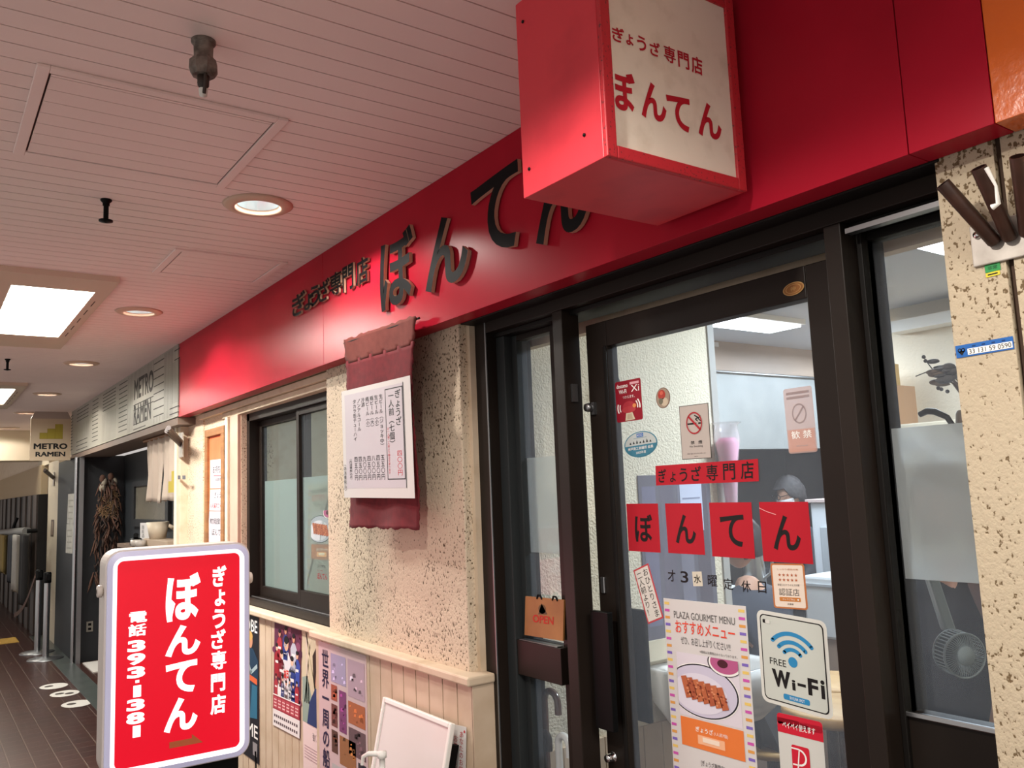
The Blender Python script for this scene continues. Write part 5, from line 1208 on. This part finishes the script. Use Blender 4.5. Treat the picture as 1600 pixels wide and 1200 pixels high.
# figure built behind the right pane to stand in for the photographer's reflection
pp = Vector((-1.20, .92, 1.1))
JK = mat('jacket_dark', '22232A', .8, noise=(6, '1A1B20', .3, .7)); SLV = mat('sleeve_rose', '8A6E66', .8)
hz0 = .84
el, wr = (.24, -.16, .38), (.19, -.22, .62)
def sleeve(t, hc, HR, s):
    b = Vector((pp.x, pp.y, hz0)); m_ = skin_mesh([(b + Vector((.16, -.02, .40)) * 1, .072), (b + Vector(el) * .9, .066), (b + Vector(wr) * .9 - Vector((0, 0, .05)), .052)], [(0, 1), (1, 2)], 'sleeve'); tag(part(to_mb(m_, SLV), 'sleeve', t), 'rose grey sleeve')
person('solid figure in dark clothes standing in for the photographer reflected in the right pane', (pp.x, pp.y, hz0), 0., False, JK, mat('trousers_olive', '3A3630', .85), HAIRB, 0, 0, [((-.25, -.04, .18), (-.16, -.16, -.02)), (el, wr)], sleeve, .9)
# fan built behind the pane to stand in for its reflection
fc = aty(1490, 1018, .42)
FANM = mat('fan_grey', '8F9B9A', .45); t = thing('reflected_fan', 'grey hand fan with round cage standing in for a reflection in the right pane', 'fan', fc)
ax = Vector((.80, -.45, -.04)).normalized(); U_ = Vector((0, 0, 1)).cross(ax).normalized(); V_ = ax.cross(U_); Rf = .044; D_ = .036
def fp(r, a, h): return U_ * (math.cos(a) * r) + V_ * (math.sin(a) * r) + ax * h
mb = MB(); n = 56
for h_ in (0, D_): mb.tube([fp(Rf, 2 * math.pi * k / 40, h_) for k in range(41)], .0024, FANM, 6, False)
for k in range(n):
    a = 2 * math.pi * k / n; mb.tube([fp(.019, a, D_ + .004), fp(.036, a + .06, D_ + .004), fp(Rf, a + .1, D_)], .00085, FANM, 4, False)
for k in range(36): a = 2 * math.pi * k / 36; mb.tube([fp(Rf, a, 0), fp(Rf, a, D_)], .0016, FANM, 4, False)
mb.lathe([(0, .008), (.018, .007), (.020, .002), (0, .0)], ax * D_, FANM, 24, ax); mb.lathe([(0, 0), (Rf, 0), (Rf, -.003), (0, -.006)], (0, 0, 0), mat('fan_back', '5E6666', .6), 24, ax); mb.build('cage', t)
mb = MB()
for k in range(5):
    a = 2 * math.pi * k / 5; mb.add([fp(.012, a, .010), fp(.04, a - .25, .008), fp(.042, a + .3, .018), fp(.012, a + .5, .016)], [(0, 1, 2, 3)], mat('fan_blade', '4A5252', .5))
mb.build('blade', t)
hu = aty(1447, 885, .52); hv = hu - fc
dirv = (hv).normalized(); sdv = dirv.cross(ax).normalized()
mb = MB(); mb.obox(dirv * .046 - sdv * .015 - ax * .004, sdv * .030, dirv * (hv.length - .04), ax * .022, FANM); mb.build('handle', t, .006)

mb = MB(); mb.tube([hv, hv + Vector((.004, .0, .10)), Vector((max(-1.0, hu.x + .01), min(hu.y, .53), tbz - .024)) - fc], .004, BLACKP, 6); mb.build('strap', t)

# ------------------------------------------------------------------ ramen shop next door
def X(px, py, y=0.): return aty(px, py, y).x
MWH = mat('metro_white', '9C988E', .4, metal=.2, noise=(1.2, '8C887E', .3, .7)); LN = ink('2A2724')
t = thing('fascia_sign', 'white ramen shop fascia patterned with thin black lines and lettering', 'sign', (-7.9, 0, ZF))
pr = Print((-10.13, -.006, ZF + .005), (4.55, 0, 0), (0, 0, CEIL - ZF - .006), .066, MWH)
U = lambda px, py=620: (X(px, py, -.006) + 10.13) / 4.55
def hl(a, b, v0, v1, n):
    for k in range(n): v = v0 + (v1 - v0) * k / max(1, n - 1); pr.rect(a, v - .008, b, v + .008, LN, 1)
def vl(a, b, v0, v1, n):
    for k in range(n): u = a + (b - a) * k / max(1, n - 1); pr.rect(u - .0006, v0, u + .0006, v1, LN, 1)
hl(U(272), U(281), .80, .93, 2); vl(U(270), U(281), .20, .78, 6); hl(U(265), U(280), .06, .14, 2)
vl(U(256.5), U(269), .02, .98, 8); hl(U(240), U(256), .12, .92, 8); vl(U(207), U(239), .72, .98, 16); vl(U(241), U(255), .02, .1, 4)
hl(U(209), U(228), .04, .12, 2); hl(U(209), U(240), .36, .44, 2)
vl(U(200), U(207), .02, .98, 5); hl(U(186), U(199), .10, .93, 11); hl(U(161), U(181), .62, .93, 6); vl(U(161), U(181), .02, .55, 12); hl(U(145), U(154), .12, .93, 11); hl(U(121), U(139), .70, .93, 4); hl(U(121), U(138), .06, .24, 3); vl(U(121), U(139), .3, .6, 8); hl(U(112), U(115), .12, .9, 12)
pr.txt('METRO', U(210, 620), .52, U(240, 612), .86, LN, 3, .03, 3); pr.txt('RAMEN', U(209, 655), .10, U(236, 650), .44, LN, 3, .03, 3)
part(pr, 'panel', t)
mb = MB(); mb.box(-10.13, -5.60, .0, .30, ZF - .045, ZF, mat('lintel_brown', '6E5C50', .6)); struct('trim_lintel', mb, 'brown lintel under the white ramen shop fascia', 'lintel')
NV = mat('navy_wall', '1A1F24', .65, noise=(3, '15191D', .3, .7)); NV2 = mat('navy_dark', '0F1216', .6)
mb = MB(); mb.box(-11.1, -9.73, .0, .30, 0, 2.06, NV); struct('wall_ramen', mb, 'dark blue grey wall panel beside the ramen shop entrance', 'wall')
mb = MB(); mb.box(-9.73, -9.62, .05, 1.2, 0, 2.06, NV2); struct('wall_recess', mb, 'dark side wall of the ramen shop entrance', 'wall')
mb = MB(); mb.box(-9.6, -5.9, .43, .5, 0, 2.06, NV); struct('wall_entrance', mb, 'dark blue grey front wall of the ramen shop', 'wall')
mb = MB(); mb.box(-9.6, -5.9, .0, .43, 0, .004, FT); struct('floor_recess', mb, 'tiled floor of the ramen shop entrance', 'floor')
mb = MB(); mb.tube([(-9.66, -.01, 0), (-9.66, -.01, 2.05)], .02, STEEL, 14); mb.box(-9.60, -9.55, .0, .04, 0, 2.05, BLACKP); mb.box(-9.54, -9.52, .0, .04, 0, 2.05, STEELD)
struct('trim_post', mb, 'metal corner post of the ramen shop entrance', 'post')
t = thing('window_4', 'dark framed window in the ramen shop front wall', 'window', (-8.3, .43, 1.4), kind='structure')
a, b = aty(212, 811, .42), aty(262, 755, .42); mb = MB()
for x0, x1, z0, z1 in ((a.x - .1, b.x + .1, a.z - .07, a.z), (a.x - .1, b.x + .1, b.z, b.z + .05), (a.x - .1, a.x, a.z, b.z), (b.x, b.x + .1, a.z, b.z)): mb.box(x0, x1, .40, .43, z0, z1, NV2)
part(mb, 'window_frame', t); mb = MB(); mb.box(a.x, b.x, .418, .429, a.z, b.z, mat('ramen_pane', '6F6A5E', .25, noise=(2, '575348', .3, .7))); part(mb, 'pane', t)
# hanging ramen sign across the alley
t = thing('hanging_sign', 'cream square ramen sign hanging from the ceiling with yellow stairs', 'sign', (-10.16, -.19, 2.05))
CRS = mat('sign_cream', 'C4AE92', .5)
mb = MB(); mb.box(-10.20, -10.16, -.385, -.005, 2.045, 2.49, CRS); part(mb, 'panel', t, .003)
mb = MB(); mb.prism([(-.385, 2.49), (-.005, 2.49), (-.04, CEIL), (-.35, CEIL)], (-10.2, 0, 0), (0, 1, 0), (0, 0, 1), (.04, 0, 0), mat('sign_bracket', 'A8968A', .5)); part(mb, 'hanger', t)
pr = Print((-10.159, -.385, 2.045), (0, .38, 0), (0, 0, .445), .001, CRS); YL = ink('A8983A')
pr.rect(.22, .52, .41, .66, YL, 1); pr.rect(.41, .52, .60, .76, YL, 1); pr.rect(.60, .52, .79, .87, YL, 1)
YD = ink('8A7A22')
for x0, x1, h_ in ((.22, .41, .66), (.41, .60, .76), (.60, .79, .87)):
    pr.line([(x0, .52), (x1, .52), (x1, h_), (x0, h_), (x0, .52)], .003, YD, 2)
for k in range(5): pr.line([(.63 + k * .033, .53), (.63 + k * .033, .86)], .0015, YD, 2); pr.line([(.24 + k * .035, .53), (.24 + k * .035, .65)], .0015, YD, 2)
for k in range(6): pr.line([(.42, .55 + k * .035), (.59, .55 + k * .035)], .0015, YD, 2)
pr.txt('METRO', .08, .27, .92, .41, INKB, 3, .045); pr.txt('RAMEN', .13, .09, .87, .21, INKB, 3, .045); part(pr, 'face', t)
# short curtain
NOR = mat('noren_cloth', 'C6B6A6', .9, noise=(3, 'B5A493', .3, .7)); t = thing('door_curtain', 'pale two panel door curtain with a yellow emblem at the ramen shop', 'curtain', (-6.5, .1, 2.0))
for xa, xb, zb in ((-6.95, -6.46, 1.56), (-6.45, -5.95, 1.56)):
    mb = MB(); n, m_ = 26, 14; vs = []
    for j in range(m_ + 1):
        for i in range(n + 1):
            u, v = i / n, j / m_; vs.append((xa + (xb - xa) * u, .10 + .022 * math.sin(u * 9 + v * 2) * v + .012 * math.sin(u * 21), 2.03 + (zb - 2.03) * v + .01 * math.sin(u * 5) * v))
    mb.add(vs, [(j * (n + 1) + i, (j + 1) * (n + 1) + i, (j + 1) * (n + 1) + i + 1, j * (n + 1) + i + 1) for j in range(m_) for i in range(n)], NOR, True); o = part(mb, 'panel', t); md = o.modifiers.new('s', 'SOLIDIFY'); md.thickness = .002
a = aty(263, 770, .062); b = aty(277.5, 714, .062); pr = Print((a.x, .062, a.z), (b.x - a.x, 0, 0), (0, 0, b.z - a.z), .0008, None)
for x0, x1, h_ in ((0, .35, .33), (.35, .68, .62), (.68, 1, 1)): pr.rect(x0, 0, x1, h_, ink('B5A23E'), 1)
part(pr, 'emblem', t)
mb = MB(); mb.tube([(-7.05, .10, 2.035), (-5.9, .10, 2.035)], .012, WOOD, 10); part(mb, 'rod', t)
def far_bracket(px, py, tx, ty, y, lab):
    p = aty(px, py, y); q = aty(tx, ty, y - .16); t = thing('pole_bracket', lab, 'bracket', p); v = q - p; d = v.normalized(); o = Vector((.03, 0, .012))
    mb = MB(); mb.box(-.05, .05, -.004, .004, -.09, .07, PLATE); mb.build('plate', t)
    for k in (-1, 0, 1): mb = MB(); mb.tube([o * k * .5, v + o * k * .7], .015, TUB, 12); mb.build('tube', t)
far_bracket(283, 693, 262, 671, .055, 'brown tube bracket on the cream column above the pale curtain'); far_bracket(84, 747, 70, 735, -.008, 'dark tube bracket on the far cream pillar under the hanging sign')
pr = sheet_px((278, 743), (290, 743), (278, 749), .044); pr.rect(0, 0, .35, 1, ink('5A5A60'), 1); pr.rect(.6, 0, 1, 1, ink('5A5A60'), 1)
sticker(pr, 'column_label', 'tiny grey label pair on the cream column beside the pale curtain', 'label')
# paper notices on the dark wall
for tl, tr, bl, lab in (((106.5, 772), (116.5, 771), (104.5, 818), 'upper weathered white paper on the dark ramen shop wall'), ((104, 819), (114.5, 818), (102.5, 864), 'lower weathered white paper on the dark ramen shop wall')):
    pr = sheet_px(tl, tr, bl, -.002, .0008, mat('paper_weathered', 'B9B7AE', .8, noise=(9, '8C8A80', .35, .6, (6, 1, 1))))
    for k in range(4): pr.rect(.15, .15 + k * .2, .85, .2 + k * .2, ink('8A887E'), 1)
    tag(pr.build('paper_notice'), lab, 'notice', 'papers on the dark ramen wall')
# dried wreath hanging in the entrance
wp = atx(167, 800, -9.56); t = thing('dried_swag', 'long dried flower swag hanging on the dark entrance wall', 'swag', (-9.6, wp.y, wp.z))
r = random.Random(21); D1 = [mat('dried_brown', '4A2F22', .9), mat('dried_dark', '2E1F18', .9), mat('dried_tan', '7A5F42', .9), mat('dried_grey', '8A8070', .9)]
zt = atx(170, 745, -9.56).z - wp.z; zb_ = atx(165, 905, -9.56).z - wp.z; wd = .11
mb = MB()
for k in range(230):
    v = r.random(); z = zt + (zb_ - zt) * v; wv = wd * (.55 + .5 * min(1, v * 3)) * r.uniform(-1, 1); a = Vector((r.uniform(.0, .10) , wv, z)); d = Vector((r.uniform(-.03, .08), r.uniform(-.06, .06), -r.uniform(.05, .16)))
    a.x += .02; m_ = D1[0 if r.random() < .5 else 1]
    mb.tube([a, a + d * .5 + Vector((.02, 0, 0)), a + d], [.007, .010, .002], m_, 5)
mb.build('twigs', t); mb = MB()
for k in range(26):
    c_ = Vector((.10, r.uniform(-.7, .7) * wd, zt + (zb_ - zt) * r.uniform(.12, .40)))
    for q_ in range(7): a = q_ * .9; mb.tube([c_, c_ + Vector((.03, math.cos(a) * .05, math.sin(a) * .05))], [.006, .001], D1[2], 4)
for k in range(8): mb.ball((.10, r.uniform(-.6, .8) * wd, zt + (zb_ - zt) * r.uniform(0, .12)), (.03, .03, .045), D1[3 if k % 2 else 0], 8, 6)
mb.build('flowers', t)
# shelf with menu card, cup, box and sticks
a = aty(210, 853, .22); b = aty(275, 846, .22); zs = aty(240, 852, .22).z
t = thing('serving_shelf', 'small shelf at the ramen shop front behind the standing sign', 'shelf', ((a.x + b.x) / 2, .25, zs))
mb = MB(); mb.box(a.x - .1, b.x + .15, .10, .43, zs - .03, zs, mat('shelf_brown', '6E5A4A', .6)); part(mb, 'board', t); mb = MB(); mb.box(a.x, a.x + .06, .2, .4, 0.004, zs - .03, NV2); mb.box(b.x - .06, b.x, .2, .4, .004, zs - .03, NV2); part(mb, 'leg', t)
def on_shelf(px, y=.22): return aty(px, 850, y).x
pr = sheet_px((219, 817), (234, 817), (219, 850), .20, .004, PAPER); pr.col('麺飯酒', .3, .9, .3, .3, ink('6A6A6A'), 1); tag(pr.build('menu_card'), 'upright white menu card on the ramen shop shelf', 'menu card')
mb = MB(); mb.box(on_shelf(236), on_shelf(274), .16, .30, zs, zs + .055, mat('tray_tan', 'B09C86', .6)); tag(mb.build('wooden_tray', None, .004), 'tan wooden box on the ramen shop shelf', 'box')
x_ = on_shelf(244); mb = MB(); mb.lathe([(0, 0), (.06, 0), (.085, .13), (.078, .13), (.055, .01)], (x_ + .05, .22, zs + .056), mat('cup_cream', 'CFC0A8', .5), 20); tag(mb.build('paper_cup'), 'cream cup standing on the tan wooden box', 'cup')
mb = MB(); p0 = aty(236, 823, .2); p1 = aty(272, 846, .2); mb.tube([p0 + Vector((0, .14, 0)), p1 + Vector((0, .14, 0))], .016, mat('stick_wood', 'C7B294', .6), 8); tag(mb.build('wooden_stick'), 'pale wooden stick leaning over the tan box', 'stick')
x_ = on_shelf(226); mb = MB(); mb.lathe([(0, 0), (.045, 0), (.045, .05), (0, .06)], (x_, .15, zs), BLACKP, 14); mb.tube([(x_, .15, zs + .05), (x_ + .06, .14, zs + .08)], .02, BLACKP, 8); tag(mb.build('soap_dispenser'), 'small black dispenser in front of the white menu card', 'dispenser')
for px, lab in ((214, 'small pale tin at the end of the ramen shop shelf'), (222, 'second small pale tin next to the black dispenser')):
    x_ = on_shelf(px, .13); mb = MB(); mb.lathe([(0, 0), (.04, 0), (.04, .045), (0, .045)], (x_, .12, zs), mat('tin_pale', 'BDB6AC', .4), 14); tag(mb.build('small_tin'), lab, 'tin')
mb = MB(); p = aty(140, 980, -.003) if False else atx(140, 979, -9.615); mb.box(-9.62, -9.612, p.y - .03, p.y + .03, p.z - .05, p.z + .05, mat('outlet_grey', '7A746A', .5)); t = thing('power_outlet', 'grey wall outlet low on the dark entrance wall', 'outlet', (-9.615, p.y, p.z)); part(mb, 'plate', t)
mb = MB()
for dz in (.022, -.022): mb.box(-9.613, -9.609, p.y - .014, p.y + .014, p.z + dz - .012, p.z + dz + .012, BLACKP)
part(mb, 'socket', t)
mb = MB(); q = aty(141, 1034, .2); mb.box(-9.5, -8.9, .06, .40, .004, .014, mat('mat_white', 'C9C4BC', .8)); tag(mb.build('floor_mat'), 'pale mat at the ramen shop entrance', 'mat')

# far pillar, beam, slatted shop front
CR2 = mat('pillar_cream', 'C9BCA4', .55)
mb = MB(); mb.box(-12.0, -11.1, .0, .30, 0, 2.10, CR2); struct('pillar_far', mb, 'cream pillar beyond the ramen shop', 'pillar')
pr = sheet_px((80, 812), (84.5, 812), (79, 838), -.002); pr.rect(0, 0, 1, 1, ink('5A4A40'), 1); pr.rect(.25, .1, .75, .9, ink('8A7A6A'), 2); sticker(pr, 'slim_plate', 'slim brown plate on the far cream pillar', 'plate')
mb = MB(); mb.box(-13.2, -12.7, Y0, .30, 2.172, CEIL, mat('beam_cream', 'D6C7AE', .55)); struct('trim_beam', mb, 'cream beam crossing the alley ceiling', 'beam')
mb = MB(); mb.box(-13.2, -12.0, .0, .3, 2.09, CEIL, CR2); struct('wall_bridge', mb, 'cream wall above the far pillar', 'wall')
t = thing('fascia_sign', 'glossy cream fascia of the farthest shop beyond the pillar', 'sign', (-16, -.02, 1.72)); mb = MB(); mb.box(-23.9, -12.5, -.03, .2, 1.715, 2.10, mat('cream_gloss', 'CDB894', .15, coat=.6)); part(mb, 'panel', t)
mb = MB(); mb.box(-12.5, -12.0, .05, .3, 0, 2.09, mat('brown_jamb', '4A362A', .6)); struct('trim_jamb', mb, 'brown strip beside the far pillar', 'trim')
SL1, SL2 = mat('slat_brown', '40322A', .6, noise=(2, '33271F', .3, .7, (1, 1, .2))), mat('slat_dark', '0E0A08', .8)
t = thing('slatted_screen', 'brown slatted shop front at the far end of the alley', 'screen', (-16, -.12, 0)); mb = MB(); mb.box(-23.9, -12.05, -.10, .1, .0, 1.715, SL2); part(mb, 'backing', t)
mb = MB(); x = -12.08; r = random.Random(5)
while x > -22.8:
    w_ = r.choice([.45, .7, .35]); mb.box(x - w_, x, -.118, -.10, .0, 1.71, SL1); x -= w_ + r.choice([.22, .3, .4])
o = part(mb, 'slats', t); o['kind'] = 'stuff'
# hanging towels on the screen
p = aty(20, 832, -.24); t = thing('towel_rail', 'grey rail with hooks on the far slatted shop front', 'rail', p); e = aty(42, 830, -.24) - p; s0 = aty(-60, 836, -.24) - p
mb = MB(); mb.tube([s0, e], .05, mat('rail_grey', '6A6A66', .5), 12); mb.build('bar', t); mb = MB(); mb.tube([(e.x, 0, e.z), (e.x, .11, e.z)], .025, BLACKP, 8); mb.tube([(0, 0, .05), (0, .02, .12), (0, .05, .2)], .02, BLACKP, 8); mb.build('bracket', t)
for px, w_, hz, h2, lab in ((4, .9, '8E7A4A', .52, 'yellowish towel on the far rail'), (18, .55, '2E3036', .60, 'dark towel on the far rail between two pale ones'), (25, .62, '8E8A84', .68, 'grey white towel on the far rail beside the dark bag'), (37, .55, '1E1C1C', .78, 'black bag hanging at the end of the far rail')):
    c_ = aty(px, 836, -.31); mb = MB(); n, m_ = 10, 8; vs = []
    for j in range(m_ + 1):
        for i in range(n + 1): u, v = i / n - .5, j / m_; vs.append((c_.x + u * w_, c_.y + .03 * math.sin(i * 1.7), c_.z - v * h2 + .03 * math.sin(i * 2.1) * v))
    mb.add(vs, [(j * (n + 1) + i, (j + 1) * (n + 1) + i, (j + 1) * (n + 1) + i + 1, j * (n + 1) + i + 1) for j in range(m_) for i in range(n)], mat('towel_' + hz, hz, .9), True)
    o = mb.build('towel' if 'towel' in lab[:18] else 'bag'); md = o.modifiers.new('s', 'SOLIDIFY'); md.thickness = .02; tag(o, lab, 'towel' if 'towel' in lab[:18] else 'bag')
# stanchions
def stanchion(px, py, lab):
    b = atz(px, py, 0); t = thing('stanchion', lab, 'stanchion', (b.x, b.y, 0), 'queue posts by the ramen shop'); zt = .87
    mb = MB(); mb.lathe([(0, .03), (.03, .03), (.05, .022), (.16, .012), (.17, .004), (.17, 0), (0, 0)], (0, 0, 0), STEELD, 32); mb.build('base', t)
    mb = MB(); mb.lathe([(.03, .02), (.03, zt - .1)], (0, 0, 0), STEEL, 18); mb.build('post', t)
    mb = MB(); mb.lathe([(.033, zt - .1), (.036, zt - .09), (.036, zt), (.03, zt + .01), (0, zt + .012)], (0, 0, 0), BLACKP, 18); mb.box(.03, .06, -.02, .02, zt - .07, zt - .01, BLACKP); mb.build('belt_head', t)
    return b
b1 = stanchion(58, 1020, 'steel queue post standing farther, nearer the slatted front'); b2 = stanchion(71, 1030, 'steel queue post standing nearer, by the dark wall')
mb = MB(); a = Vector((b1.x, b1.y - .036, .82)); c_ = Vector((b1.x - .75, b1.y - .16, .34)); vs = []
for k in range(13): q = a.lerp(c_, k / 12); q.z -= .10 * math.sin(math.pi * k / 12); vs += [q + Vector((0, 0, .025)), q - Vector((0, 0, .025))]
mb.add(vs, [(2 * k, 2 * k + 1, 2 * k + 3, 2 * k + 2) for k in range(12)], mat('belt_brown', '4A3026', .7)); o = mb.build('queue_belt'); md = o.modifiers.new('s', 'SOLIDIFY'); md.thickness = .003; tag(o, 'slack brown belt hanging from the farther queue post', 'belt')
# floor marks
FW_ = mat('decal_white', 'CFCBC2', .5); FK = mat('decal_dark', '3A302A', .5)
for k, (px, py, lab) in enumerate(((84, 1072.5, 'white oval floor decal farthest along the tiles'), (101, 1084, 'white oval floor decal in the middle with two dark prints'), (120, 1100, 'white oval floor decal nearest the standing sign'))):
    c_ = atz(px, py, 0); pr = Print((c_.x - .13, c_.y - .11, .002), (.26, 0, 0), (0, .22, 0), .001, None, .0006); pr.ell(.5, .5, .5, .5, FW_, 1)
    pr.ell(.42, .34, .14, .16, FK, 2, 16); pr.ell(.60, .64, .14, .16, FK, 2, 16) if k == 1 else None
    tag(pr.build('floor_decal'), lab, 'decal', 'queue decals on the floor')
p = atz(10, 1004, 0); mb = MB(); mb.box(p.x - .35, p.x + .1, p.y - .5, p.y + .12, .001, .006, mat('tactile_yellow', 'B08A3A', .6)); tag(mb.build('tactile_strip'), 'yellow tactile strip on the floor by the far slatted front', 'floor strip')
